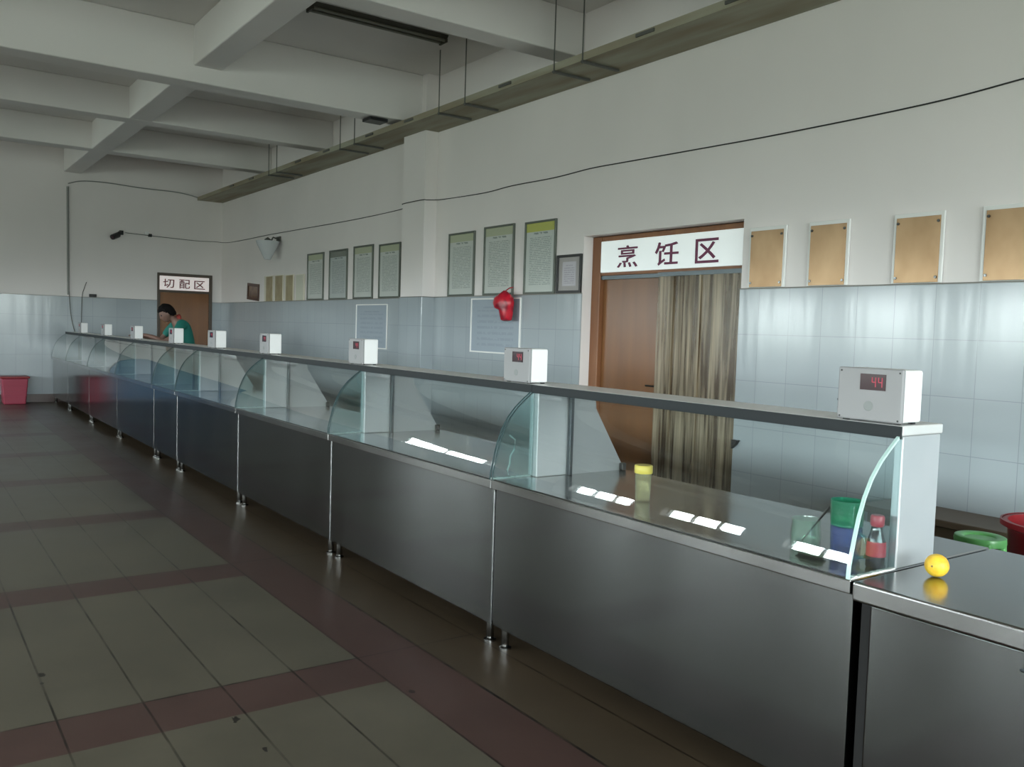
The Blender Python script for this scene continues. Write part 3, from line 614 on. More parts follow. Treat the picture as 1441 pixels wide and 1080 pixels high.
def wire(name, label, pts, r=0.008, cat='cable', mt='wire'):
    # smooth the polyline
    P = [Vector(p) for p in pts]; out = []
    for i in range(len(P)-1):
        p0, p1, p2, p3 = P[max(i-1, 0)], P[i], P[i+1], P[min(i+2, len(P)-1)]
        for s_ in range(6):
            q = s_/6; out.append(0.5*((2*p1)+(-p0+p2)*q+(2*p0-5*p1+4*p2-p3)*q*q+(-p0+3*p1-3*p2+p3)*q**3))
    out.append(P[-1])
    return tag(B().tube(out, r, 6).make(name, mt, smooth=True), label, cat)
WW = WY-0.008
wire('wall_cable', 'thin dark cable sagging along the upper right wall and over the pilaster to the camera',
     [(-1.6, WW, 3.09), (-2.48, WW, 3.019), (-3.07, WW, 2.985), (-4.14, WW, 2.98), (-4.89, WW, 2.99), (-5.79, WW, 3.006), (-6.27, WW, 3.012), (-6.8, WW, 2.995), (-7.5, WW, 3.0), (-8.05, WW, 2.984), (-8.9, WW, 3.005),
      (PX1+0.012, PY+0.05, 3.0), (PX1-0.03, PY-0.002, 3.0), (PX0+0.03, PY-0.002, 3.0), (PX0-0.012, PY+0.05, 2.99), (-10.0, WW, 2.985), (-11.27, WW, 2.975), (-13.05, WW, 2.99), (-14.6, WW, 3.005), (-16.1, WW, 3.005), (-17.0, WW, 3.02),
      (X0+0.02, 5.1, 3.045), (X0+0.01, 4.75, 3.034), (X0+0.01, 3.87, 3.06), (X0+0.01, 3.50, 3.075)], 0.005)
wire('wall_cable', 'thin dark cable along the top of the end wall from the pipe to the tray',
     [(X0+0.004, 2.56, 3.85), (X0+0.004, 2.78, 3.92), (X0+0.004, 3.19, 3.94), (X0+0.004, 3.79, 3.915), (X0+0.004, 4.42, 3.91), (X0+0.03, 4.80, 3.85)], 0.010, mt='pipe')
wire('wall_pipe', 'thin grey vertical pipe on the end wall above the far end of the counters',
     [(X0-0.002, 2.555, 3.80), (X0-0.002, 2.557, 3.2), (X0-0.002, 2.56, 2.5), (X0-0.002, 2.565, 1.9)], 0.022, 'pipe', 'pipe')
wire('wall_cable', 'thin cable curving down the end wall tiles below the grey pipe',
     [(X0+0.012, 2.575, 1.96), (X0+0.008, 2.60, 1.6), (X0+0.008, 2.64, 1.35), (X0+0.008, 2.70, 1.15)], 0.007, mt='rod')
wire('wall_cable', 'thin looping cable on the end wall tiles beside the black socket',
     [(X0-0.004, 2.86, 2.14), (X0-0.002, 2.82, 2.02), (X0+0.012, 2.79, 1.90), (X0+0.006, 2.78, 1.6), (X0+0.006, 2.77, 1.3)], 0.006, mt='rod')
tag(B().box(X0+0.001, X0+0.03, 2.90, 3.02, 1.876, 1.93).make('wall_socket', 'black', bevel=0.004), 'small black socket block on the end wall at the top of the tiles', 'socket')

t = thing('security_camera', 'small dark security camera on the end wall above the tiles', 'camera', (X0, 3.40, 3.04))
child(B().box(X0-0.012, X0+0.02, 3.40, 3.47, 3.03, 3.11).make('mount_plate', 'black', bevel=0.004), t)
child(B().tube([(X0+0.018, 3.43, 3.07), (X0+0.08, 3.38, 3.07), (X0+0.10, 3.33, 3.03)], 0.016).make('camera_arm', 'black'), t)
child(B().tube([(X0+0.07, 3.37, 3.02), (X0+0.20, 3.25, 2.96)], 0.05, 14).make('camera_body', 'black', bevel=0.004), t)
child(B().tube([(X0+0.20, 3.25, 2.96), (X0+0.206, 3.244, 2.957)], 0.032, 14).make('camera_lens', 'display'), t)
t = thing('cable_clip', 'small white cable box on the cable right of the security camera', 'cable box', (X0, 3.87, 3.06))
child(B().box(X0-0.012, X0+0.03, 3.84, 3.91, 3.07, 3.13).make('clip_cover', 'white_pl', bevel=0.005), t)
child(B().box(X0-0.012, X0+0.035, 3.90, 3.96, 3.035, 3.09).make('clip_base', 'black', bevel=0.004), t)

t = thing('wall_lamp', 'pale glass wall lamp above the small plaques on the right wall', 'lamp', (-14.2, WY, 2.8))
child(B().box(-14.28, -14.12, WY-0.03, WY, 2.86, 2.94).make('lamp_base', 'rod', bevel=0.006), t)
child(B().tube([(-14.2, WY-0.03, 2.90), (-14.2, WY-0.11, 2.92), (-14.2, WY-0.14, 2.86)], 0.014).make('lamp_arm', 'rod'), t)
child(B().lathe([(0.05, 0.0), (0.10, 0.10), (0.17, 0.24), (0.19, 0.30), (0.175, 0.30), (0.05, 0.02)], 20, (-14.2, WY-0.20, 2.55)).make('lamp_shade', 'lampglass', smooth=True), t)
child(B().lathe([(0.02, 0.0), (0.05, 0.05), (0.055, 0.10), (0.0, 0.14)], 14, (-14.2, WY-0.20, 2.78)).make('lamp_cap', 'rod', smooth=True), t)

# ------------------------------------------------------------------ what hangs and leans on the right wall
def picture(name, label, cat, x0, x1, z0, z1, bar, fmat, sheet, yb=WY, depth=0.022, group=None, mount=None, tilt=0.0, partname='notice_sheet'):
    xc = (x0+x1)/2
    t = thing(name, label, cat, (xc, yb, z0), 0, group)
    x0 -= xc; x1 -= xc; h = z1-z0
    b = B(); y = -depth
    b.box(x0, x0+bar, y, 0, 0, h); b.box(x1-bar, x1, y, 0, 0, h); b.box(x0+bar, x1-bar, y, 0, 0, bar); b.box(x0+bar, x1-bar, y, 0, h-bar, h)
    b.make('frame', fmat, t, bevel=0.002)
    if mount:
        B().box(x0+bar, x1-bar, -0.008, 0, bar, h-bar).make('mount', mount, t)
        ix, iz = (x1-x0)*0.16, h*0.12
        B().sheet((x0+bar+ix, -0.0095, bar+iz), (x1-x0-2*bar-2*ix, 0, 0), (0, 0, h-2*bar-2*iz)).make(partname, sheet, t)
    else:
        B().box(x0+bar, x1-bar, -0.006, 0, bar, h-bar).make('backing_board', fmat, t)
        B().sheet((x0+bar, -0.008, bar), (x1-x0-2*bar, 0, 0), (0, 0, h-2*bar)).make(partname, sheet, t)
    t.rotation_euler.y = tilt
    return t
LZ = WAIN+0.001
N4 = 'tall framed notices left of the pilaster'; N3 = 'tall framed notices between pilaster and brown door'
picture('framed_notice', 'tall framed notice, leftmost of the four left of the pilaster', 'notice', -12.95, -12.33, LZ, 2.585, 0.022, 'frame_grey', 'notice_g', group=N4)
picture('framed_notice', 'tall framed notice with grey heading, second of the four left of the pilaster', 'notice', -12.12, -11.50, LZ, 2.59, 0.022, 'frame_grey', 'notice_d', group=N4)
picture('framed_notice', 'tall framed notice, third of the four left of the pilaster', 'notice', -11.29, -10.69, LZ, 2.60, 0.024, 'frame_grey', 'notice_g', group=N4)
picture('framed_notice', 'tall framed notice nearest the pilaster on its left side', 'notice', -10.51, -9.92, LZ, 2.58, 0.022, 'frame_grey', 'notice_g', group=N4)
picture('framed_notice', 'tall framed notice nearest the pilaster on its right side', 'notice', -8.74, -8.19, LZ, 2.59, 0.020, 'frame_grey', 'notice_g', group=N3)
picture('framed_notice', 'tall framed notice directly above the red bag', 'notice', -8.00, -7.44, LZ, 2.61, 0.020, 'frame_grey', 'notice_g', group=N3)
picture('framed_notice', 'tall framed notice with bright yellow heading beside the black framed certificate', 'notice', -7.25, -6.74, LZ, 2.60, 0.020, 'frame_grey', 'notice_y', group=N3)
picture('framed_certificate', 'nearly square black framed certificate just left of the brown door', 'certificate', -6.71, DX0-0.01, LZ, 2.24, 0.024, 'frame_black', 'certificate', mount='certmat', partname='certificate_sheet')
picture('framed_photo', 'small brown framed photo leaning on the tile ledge, left of the small gold plaques', 'picture', -15.75, -15.15, LZ+0.03, 2.20, 0.05, 'frame_brown', 'photo_brown', tilt=math.radians(4), partname='photo')
picture('wall_chart', 'small pale chart hung on the tiles left of the pilaster', 'chart', -11.15, -10.22, 1.21, 1.80, 0.015, 'acrylic', 'chart', yb=Y1-0.001, depth=0.018, partname='chart_sheet')
picture('wall_chart', 'large pale chart hung on the tiles behind the red bag', 'chart', -8.21, -7.27, 1.255, 1.845, 0.016, 'acrylic', 'chart', yb=Y1-0.001, depth=0.018, partname='chart_sheet')

def plaque(label, x0, x1, h, face, edge, group, standoffs=True, frac=(0.12, 0.12, 0.0, 0.06)):
    xc = (x0+x1)/2; t = thing('award_plaque', label, 'plaque', (xc, WY, LZ), 0, group)
    hw = (x1-x0)/2
    B().box(-hw, hw, -0.022, -0.004, 0, h).make('backing', edge, t, bevel=0.003)
    B().box(-hw+frac[0]*2*hw*0.5, hw-frac[1]*2*hw*0.5, -0.027, -0.022, 0.004, h*(1-frac[3])).make('plate', face, t, bevel=0.002)
    if standoffs:
        for sx_ in (-1, 1):
            for z in (0.035, h*(1-frac[3])-0.035):
                B().tube([(sx_*(hw*0.80), -0.005, z), (sx_*(hw*0.80), -0.034, z)], 0.009, 12).make('standoff', 'steel', t, smooth=True)
    return t
G4 = 'copper plaques on the ledge right of the brown door'
plaque('copper plaque nearest the brown door on the tile ledge', -4.38, -4.05, 0.445, 'brass', 'acrylic', G4)
plaque('copper plaque second to the right of the brown door', -3.86, -3.54, 0.445, 'brass', 'acrylic', G4)
plaque('copper plaque above the nearest white terminal, third right of the brown door', -3.22, -2.89, 0.44, 'brass', 'acrylic', G4)
plaque('copper plaque farthest right on the ledge, cut by the edge of the photo', -2.66, -2.28, 0.44, 'brass', 'acrylic', G4)
G5 = 'small plaques on the ledge at the far end'
plaque('small olive gold plaque right beside the brown framed photo', -14.84, -14.44, 0.43, 'brass2', 'creamedge', G5, False, (0.5, 0.02, 0, 0.03))
plaque('second small olive gold plaque from the brown framed photo', -14.36, -13.96, 0.43, 'brass2', 'creamedge', G5, False, (0.3, 0.1, 0, 0.03))
plaque('third small gold plaque from the brown framed photo', -13.88, -13.50, 0.42, 'brass2', 'creamedge', G5, False, (0.35, 0.1, 0, 0.03))
plaque('small pale cream plaque between the gold plaques and the tall notices', -13.40, -13.06, 0.41, 'cream', 'creamedge', G5, False, (0.2, 0.2, 0, 0.03))

# red bag on a hook
def rings(secs, seg=18, jit=0.0):
    """secs: (cx, cy, cz, rx, ry) stacked along z, closed with points"""
    b = B(); R_ = []
    for cx, cy, cz, rx, ry in secs:
        R_.append([b.bm.verts.new((cx+rx*math.cos(2*math.pi*k/seg)*(1+random.uniform(-jit, jit)), cy+ry*math.sin(2*math.pi*k/seg)*(1+random.uniform(-jit, jit)), cz+random.uniform(-jit, jit)*(0.05 if jit < 0.1 else 0.004))) for k in range(seg)])
    for a, c in zip(R_, R_[1:]):
        for k in range(seg): b.bm.faces.new((a[k], a[(k+1) % seg], c[(k+1) % seg], c[k]))
    b.bm.faces.new(R_[0][::-1]); b.bm.faces.new(R_[-1]); return b
t = thing('hanging_bag', 'bright red knotted plastic bag hanging at the right edge of the large pale chart', 'bag', (-7.45, 5.15, 1.60))
b = rings([(0.05, 0, 0.0, 0.03, 0.02), (0.05, 0, 0.01, 0.075, 0.045), (0.05, 0, 0.07, 0.09, 0.055), (0.04, 0, 0.115, 0.10, 0.06), (0.0, 0, 0.135, 0.145, 0.068), (-0.01, 0, 0.19, 0.165, 0.07), (-0.005, 0, 0.235, 0.15, 0.066), (0.01, 0, 0.27, 0.10, 0.05), (0.015, 0, 0.295, 0.045, 0.03), (0.015, 0, 0.31, 0.02, 0.015)], 22, 0.07)
o = b.make('bag_body', 'red_cloth', t, smooth=True)
B().tube([(0.015, 0, 0.305), (0.02, 0.05, 0.34), (0.02, 0.095, 0.35)], 0.006).make('bag_loop', 'red_cloth', t)

# ------------------------------------------------------------------ serving counters
ENDS = [-1.48, -3.375, -5.26, -7.13, -9.02, -9.97, -11.88, -13.80, -15.70, -17.25]
ARC = [(0.004, 0.801), (0.007, 0.841), (0.017, 0.885), (0.028, 0.93), (0.042, 0.98), (0.064, 1.035), (0.096, 1.09), (0.137, 1.137), (0.18, 1.173), (0.222, 1.205), (0.236, 1.214)]
FY = 2.29
CL = ['nearest steel serving counter, with cups and a bottle behind its curved glass',
      'second steel serving counter from the near end, with a white cord inside its end glass',
      'third steel serving counter from the near end of the row',
      'fourth steel serving counter from the near end, carrying two white terminals at its two ends',
      'narrow steel serving counter, half as wide as the others, in the middle of the row',
      'sixth steel serving counter from the near end, just beyond the narrow one',
      'seventh steel serving counter from the near end, in front of the person in teal',
      'eighth steel serving counter from the near end, last but one before the far wall',
      'steel serving counter at the far end of the row, touching the far tiled wall']
def counter(i):
    xr, xl = ENDS[i], ENDS[i+1]; W_ = xr-xl
    t = thing('serving_counter', CL[i], 'serving counter', (xr, FY, 0), 0, 'steel serving counters in one row')
    g = 0.006
    B().box(-W_+g, -g, 0.026, 0.79, 0.10, 0.757).make('cabinet_body', 'steel', t, bevel=0.006)
    B().box(-W_+0.002, -0.002, 0.0, 0.815, 0.757, 0.80).make('worktop', 'steel_top', t, bevel=0.004)
    for lx in (-0.065, -W_+0.065):
        for ly in (0.065, 0.74):
            B().lathe([(0.030, 0.0), (0.030, 0.008), (0.016, 0.016), (0.019, 0.02), (0.019, 0.105)], 14, (lx, ly, 0)).make('leg', 'steel_top', t, smooth=True)
    B().box(-W_+g, -g, 0.755, 0.775, 0.0, 0.10).make('added_light_stop', 'steel_dark', t)  # added, unseen; stops light from behind reaching under the cabinet
    # uprights at the two ends carry the shelf
    B().box(-0.034, -0.004, 0.24, 0.455, 0.80, 1.214).make('end_upright', 'steel_bright', t, bevel=0.004)
    B().box(-W_+0.004, -W_+0.040, 0.235, 0.425, 0.80, 1.214).make('end_upright', 'steel_bright', t, bevel=0.004)
    B().box(-W_+0.042, -W_+0.064, 0.418, 0.440, 0.80, 1.214).make('support_post', 'steel_dark', t, bevel=0.003)
    B().prism([(0.442, 0.80), (0.80, 0.80), (0.80, 0.815), (0.605, 1.12), (0.59, 1.214), (0.442, 1.214)], 0, -W_+0.030, -W_+0.036).make('side_panel', 'steel_side', t)
    B().box(-W_+0.037, -W_+0.062, 0.772, 0.80, 0.8005, 0.838).make('panel_foot', 'black', t, bevel=0.004)
    b = B().box(-W_+0.001, -0.001, 0.228, 0.462, 1.2145, 1.246)
    b.make('top_shelf', 'shelf_top', t, bevel=0.004)
    B().box(-W_+0.001, -0.001, 0.222, 0.228, 1.206, 1.2445).make('shelf_edge', 'edge_dark', t)
    x0, x1 = -W_+0.012, -0.012
    B().strip(ARC, 0, x0, x1, 0.005).make('curved_glass', 'glass', t, smooth=True)
    for xe, nm in ((-0.010, 1), (-W_+0.010, 0)):
        prof = [(p[0]+0.0, p[1]) for p in ARC]
        pts = [(0.236, 0.801)] + prof
        B().prism(pts, 0, xe-0.003, xe+0.003).make('end_glass', 'glass_end', t)
        br = (i == 0 and nm == 1); hw_ = 0.005 if br else 0.002
        B().strip([(p[0]-0.001, p[1]) for p in ARC], 0, xe-hw_, xe+hw_, 0.007 if br else 0.005).make('glass_edge', 'glass_edge' if br else 'glass_edge_dark', t, smooth=True)
    b = B(); n = 14
    for k in range(n): b.box(-0.016-0.002*random.random(), -0.004+0.002*random.random(), 0.006+0.23*k/n, 0.006+0.23*(k+1)/n, 0.80, 0.804+0.004*random.random())
    b.make('silicone_seal', 'seal', t)
    B().box(-W_+0.02, -0.02, 0.0045, 0.009, 0.80, 0.8035).make('front_seal', 'gap', t)
    if i > 0:      # black filler standing in for the shade in the cabinet gap
        B().box(-0.004, 0.004, 0.032, 0.70, 0.12, 0.74).make('gap_shade', 'gap', t)
    return t
counters = [counter(i) for i in range(len(ENDS)-1)]
tag(B().tube([(-3.418, FY+0.13, 1.0), (-3.420, FY+0.165, 0.975), (-3.416, FY+0.16, 0.93), (-3.420, FY+0.14, 0.90), (-3.417, FY+0.135, 0.86), (-3.421, FY+0.125, 0.83), (-3.417, FY+0.13, 0.806)], 0.004, 6).make('loose_cord', 'seal', smooth=True),
    'short white cord dangling inside the end glass of the second counter', 'cord')

# plain steel table at the near end
t = thing('steel_table', 'plain steel table beside the nearest counter, with a yellow orange on it', 'table', (-1.428, FY, 0))
TW = 1.9
B().box(-0.046, TW, -0.004, 0.815, 0.742, 0.80).make('tabletop', 'steel_top', t, bevel=0.008, seg=3)
B().box(0.004, TW-0.02, 0.014, 0.79, 0.10, 0.741).make('cabinet_body', 'steel', t, bevel=0.006)
B().box(-0.044, 0.002, 0.05, 0.78, 0.04, 0.741).make('gap_shade', 'gap', t)  # black filler painted as the shade of the open gap
for lx in (0.07, TW-0.09):
    for ly in (0.07, 0.74): B().lathe([(0.03, 0), (0.03, 0.008), (0.016, 0.016), (0.019, 0.02), (0.019, 0.105)], 14, (lx, ly, 0)).make('leg', 'steel_top', t, smooth=True)
B().tube([(0.40, 0.028, 0.690), (0.44, 0.012, 0.690), (0.52, 0.012, 0.690), (0.56, 0.028, 0.690)], 0.006).make('handle', 'steel_dark', t)

# ------------------------------------------------------------------ card terminals on the shelf
TL = ['nearest white card terminal with red display, on the first counter by the steel table',
      'white card terminal in front of the large pale chart, second from the near end',
      'white card terminal in front of the small pale chart, third from the near end',
      'white card terminal fourth from the near end of the row',
      'white card terminal at the right edge of the far brown door',
      'white card terminal directly in front of the person in teal',
      'white card terminal just left of the person\'s forearm',
      'small white card terminal second from the far end of the row',
      'white card terminal at the far end of the row']
SH = 1.2465
def terminal(x0, x1, y0, label, rz=0):
    w_ = x1-x0; t = thing('card_terminal', label, 'card terminal', ((x0+x1)/2, y0, SH), rz, 'white card terminals on the counter shelf')
    h = 0.170; hw = w_/2
    B().box(-hw, hw, 0.014, 0.115, 0.006, h).make('housing', 'white_pl', t, bevel=0.008, seg=3)
    B().box(-hw-0.001, hw+0.001, 0.0, 0.016, 0.004, h+0.001).make('front_cover', 'white_pl_shade', t, bevel=0.005, seg=3)
    dx = hw*0.18
    d = B().box(dx-0.052, dx+0.036, -0.002, 0.002, h*0.60, h*0.90).make('display', 'display', t)
    b = B()      # lit segments of the readout
    for cx in (dx-0.004, dx+0.018):
        s_, z0_, z1_ = 0.006, h*0.66, h*0.84; zm = (z0_+z1_)/2
        b.box(cx+s_-0.0015, cx+s_+0.0015, -0.003, -0.002, z0_, z1_); b.box(cx-s_-0.0015, cx-s_+0.0015, -0.003, -0.002, zm, z1_)
        b.box(cx-s_, cx+s_, -0.003, -0.002, zm-0.0015, zm+0.0015)
    b.make('readout', 'led', d)
    B().lathe([(0.016, 0), (0.016, 0.001), (0.014, 0.0015)], 18).make('reader_mark', 'pale_mark', t, smooth=False)
    o = t.children[-1]; o.rotation_euler = (math.radians(90), 0, 0); o.location = (-0.0, 0.0, h*0.30)
    for sx_ in (-1, 1):
        for z in (0.012, h-0.010): B().tube([(sx_*(hw-0.010), -0.0015, z), (sx_*(hw-0.010), 0.003, z)], 0.003, 8).make('screw', 'black', t)
        for y in (0.02, 0.10): B().box(sx_*hw*0.8-0.008, sx_*hw*0.8+0.008, y-0.008, y+0.008, 0.0, 0.007).make('foot', 'black', t)
    B().tube([(-hw, 0.06, 0.075), (-hw-0.018, 0.055, 0.078), (-hw-0.03, 0.05, 0.06), (-hw-0.028, 0.05, 0.035), (-hw-0.015, 0.055, 0.015), (-hw-0.012, 0.06, 0.005)], 0.005).make('cable', 'black', t, smooth=True)
    return t
M['pale_mark'] = mat('grey_reader_mark', (0.22, 0.235, 0.23), 0.5)
for (x0, x1, y0), l in zip([(-1.716, -1.493, 2.525), (-3.615, -3.40, 2.51), (-5.45, -5.24, 2.51), (-7.20, -7.00, 2.51), (-8.68, -8.46, 2.51), (-10.17, -9.99, 2.515), (-12.09, -11.91, 2.515), (-14.02, -13.84, 2.515), (-15.98, -15.78, 2.515)], TL):
    terminal(x0, x1, y0, l)

# ------------------------------------------------------------------ things on the nearest counter and the table
ZT = 0.8008
t = thing('tumbler', 'clear tumbler with a yellow lid behind the nearest curved glass', 'tumbler', (-2.665, 2.585, ZT))
B().lathe([(0.029, 0.0), (0.031, 0.004), (0.035, 0.118), (0.033, 0.118), (0.029, 0.006), (0.0, 0.006)], 28).make('cup_body', 'clear_cup', t, smooth=True)
B().lathe([(0.0375, 0.118), (0.0385, 0.122), (0.0385, 0.148), (0.036, 0.152), (0.0, 0.153)], 28).make('lid', 'yellow_lid', t, smooth=True)
t = thing('glass_jar', 'greenish glass jar with a dark spoon standing in it', 'jar', (-1.80, 2.51, ZT))
B().lathe([(0.042, 0.0), (0.048, 0.008), (0.050, 0.05), (0.046, 0.085), (0.048, 0.100), (0.045, 0.100), (0.043, 0.085), (0.046, 0.05), (0.044, 0.01), (0.0, 0.008)], 30).make('jar_body', 'jar', t, smooth=True)
sp = thing('spoon', 'dark spoon handle sticking out of the greenish glass jar', 'spoon', (-1.80, 2.51, ZT+0.01))
B().tube([(-0.022, 0, 0.0), (0.045, 0.008, 0.095), (0.082, 0.012, 0.146)], [0.003, 0.0035, 0.005], 8).make('spoon_handle', 'black', sp, smooth=True)
B().lathe([(0.0, -0.004), (0.012, 0.0), (0.014, 0.006), (0.0, 0.008)], 12, (-0.022, 0, 0.0)).make('spoon_bowl', 'black', sp, smooth=True)
t = thing('blue_mug', 'clear blue mug with a cyan handle, under the green cup', 'mug', (-1.645, 2.505, ZT))
B().lathe([(0.040, 0.0), (0.046, 0.006), (0.050, 0.105), (0.047, 0.105), (0.043, 0.010), (0.0, 0.008)], 30).make('mug_body', 'blue_cup', t, smooth=True)
B().tube([(0.044, -0.012, 0.095), (0.078, -0.020, 0.088), (0.094, -0.024, 0.06), (0.084, -0.022, 0.026), (0.044, -0.012, 0.014)], 0.006, 10).make('mug_handle', 'cyan_cup', t, smooth=True)
B().lathe([(0.028, 0), (0.030, 0.03), (0.0, 0.032)], 18, (0.0, 0.0, 0.012)).make('mug_contents', 'bottle', t, smooth=True)
tag(B().lathe([(0.046, 0.0), (0.050, 0.003), (0.054, 0.083), (0.0515, 0.083), (0.047, 0.006), (0.0, 0.005)], 30, (-1.645, 2.505, ZT+0.1065)).make('green_cup', 'green_cup', smooth=True), 'clear green cup standing on the blue mug in the nearest counter', 'cup')
t = thing('sauce_bottle', 'small dark bottle with red label and red cap by the end glass', 'bottle', (-1.528, 2.488, ZT))
B().lathe([(0.026, 0.0), (0.029, 0.005), (0.0285, 0.05), (0.0265, 0.088), (0.019, 0.112), (0.016, 0.128), (0.016, 0.134), (0.0, 0.135)], 28).make('bottle_body', 'bottle', t, smooth=True)
B().lathe([(0.0294, 0.038), (0.0292, 0.070), (0.0282, 0.084), (0.0280, 0.038)], 28, closed=False).make('bottle_label', 'red_label', t, smooth=True)
B().lathe([(0.018, 0.130), (0.021, 0.136), (0.021, 0.158), (0.018, 0.165), (0.0, 0.166)], 22).make('bottle_cap', 'red_label', t, smooth=True)
b = rings([(0, 0, 0.0, 0.05, 0.02), (0, 0, 0.006, 0.058, 0.026), (0.004, 0, 0.018, 0.045, 0.020), (0.008, 0, 0.026, 0.02, 0.01)], 16, 0.16)
tag(b.make('cloth_rag', 'rag', smooth=True, loc=(-1.72, 2.43, ZT+0.002)), 'crumpled dark rag on the worktop between the jar and the blue mug', 'rag')
t = thing('orange', 'yellow orange lying on the steel table at the end of the counters', 'orange', (-1.372, 2.56, ZT))
pr = [(0.0, 0.0005)] + [(0.0345*math.sin(a), 0.0345-0.0345*math.cos(a)) for a in [math.pi*k/16 for k in range(1, 16)]] + [(0.0, 0.0685)]
B().lathe(pr, 28).make('orange_peel', 'orange', t, smooth=True)
B().tube([(0.004, -0.0330, 0.037), (0.0042, -0.0352, 0.0372)], 0.003, 8).make('stem_scar', 'stem', t)

# ------------------------------------------------------------------ behind the counter
t = thing('plastic_stool', 'round green plastic stool behind the steel table, left of the red bin', 'stool', (-2.255, 4.62, 0)); t.scale = (1, 1, 1.07)
b = B().lathe([(0.0, 0.468), (0.075, 0.468), (0.080, 0.474), (0.112, 0.480), (0.122, 0.476), (0.126, 0.462), (0.122, 0.440), (0.116, 0.440), (0.116, 0.464), (0.0, 0.460)], 36)
b.make('seat', 'green_pl', t, smooth=True)
for k in range(4):
    a = math.pi/4+k*math.pi/2
    P = lambda r_, z: (r_*math.cos(a), r_*math.sin(a), z)
    B().tube([P(0.105, 0.455), P(0.125, 0.25), P(0.148, 0.0)], [0.022, 0.018, 0.016], 10).make('leg', 'green_pl', t, smooth=True)
B().lathe([(0.125, 0.20), (0.131, 0.20), (0.130, 0.225), (0.124, 0.225)], 30, closed=False).make('brace_ring', 'green_pl', t, smooth=True)
t = thing('red_bin', 'large dark red plastic bin behind the steel table at the right edge', 'bin', (-1.685, 4.2, 0))
B().lathe([(0.175, 0.0), (0.18, 0.01), (0.225, 0.69), (0.245, 0.70), (0.245, 0.725), (0.225, 0.725), (0.172, 0.02), (0.0, 0.015)], 40).make('bin_body', 'red_bin', t, smooth=True)
B().lathe([(0.247, 0.705), (0.255, 0.705), (0.255, 0.728), (0.247, 0.728)], 40, closed=False).make('bin_rim', 'red_bin', t, smooth=True)
t = thing('low_bench', 'low brown wooden bench against the tiled wall behind the green stool', 'bench', (-2.55, 5.02, 0))
B().box(-0.55, 0.75, -0.20, 0.19, 0.47, 0.51).make('bench_top', 'brown_bench', t, bevel=0.005)
B().box(-0.50, 0.70, -0.17, -0.14, 0.08, 0.465).make('bench_front', 'brown_bench', t, bevel=0.004)
for x in (-0.49, 0.66):
    for y in (-0.12, 0.14): B().box(x-0.025, x+0.025, y-0.025, y+0.025, 0, 0.468).make('leg', 'brown_bench', t, bevel=0.003)

tag(B().prism([(-4.445, 0.725), (-4.385, 0.725), (-4.405, 0.69), (-4.445, 0.655)], 1, 5.215, Y1-0.001).make('wall_bracket', 'black', bevel=0.004),
    'small dark bracket on the tiles low at the right side of the brown doorway', 'bracket')

# red tub at the far end wall, in front of the counters
t = thing('red_tub', 'faded red plastic tub standing at the foot of the far tiled wall', 'tub', (-17.03, 1.69, 0))
def frustum(hw0, hd0, hw1, hd1, z0, z1):
    b = B(); v = [b.bm.verts.new(p) for p in ((-hw0,-hd0,z0),(hw0,-hd0,z0),(hw0,hd0,z0),(-hw0,hd0,z0),(-hw1,-hd1,z1),(hw1,-hd1,z1),(hw1,hd1,z1),(-hw1,hd1,z1))]
    for f_ in ((3,2,1,0),(4,5,6,7),(0,1,5,4),(1,2,6,5),(2,3,7,6),(3,0,4,7)): b.bm.faces.new([v[i] for i in f_])
    return b
frustum(0.15, 0.165, 0.185, 0.20, 0, 0.44).make('tub_body', 'pink_bin', t, bevel=0.02, seg=3)
b = B()
for z in (0.14, 0.22, 0.30):
    s_ = 0.15+0.035*z/0.44+0.004; s2 = 0.165+0.035*z/0.44+0.004
    b.box(-s_, s_, -s2, s2, z, z+0.012)
b.make('tub_ribs', 'pink_bin', t, bevel=0.003)
B().box(-0.205, 0.205, -0.22, 0.22, 0.44, 0.475).make('tub_lid', 'red_bin', t, bevel=0.012, seg=3)

# ------------------------------------------------------------------ the person behind the counter
def skin_mesh(V, E_, R_, root=0, sub=2):
    me = bpy.data.meshes.new('tmp'); me.from_pydata(V, E_, []); me.update()
    o = bpy.data.objects.new('tmp', me); COL.objects.link(o)
    md = o.modifiers.new('skin', 'SKIN'); md.use_smooth_shade = True
    for i, r_ in enumerate(R_):
        sv = me.skin_vertices[0].data[i]; sv.radius = r_ if isinstance(r_, tuple) else (r_, r_); sv.use_root = (i == root)
    s_ = o.modifiers.new('sub', 'SUBSURF'); s_.levels = sub; s_.render_levels = sub
    bpy.context.view_layer.update()
    ev = o.evaluated_get(bpy.context.evaluated_depsgraph_get())
    bm = bmesh.new(); bm.from_mesh(ev.to_mesh()); ev.to_mesh_clear()
    bpy.data.objects.remove(o); bpy.data.meshes.remove(me)
    return bm
class G:
    """joint graph"""
    def __init__(s): s.V = []; s.E = []; s.R = []
    def add(s, p, r, prev=None):
        s.V.append(p); s.R.append(r); i = len(s.V)-1
        if prev is not None: s.E.append((prev, i))
        return i
    def chain(s, prev, items):
        for p, r in items: prev = s.add(p, r, prev)
        return prev
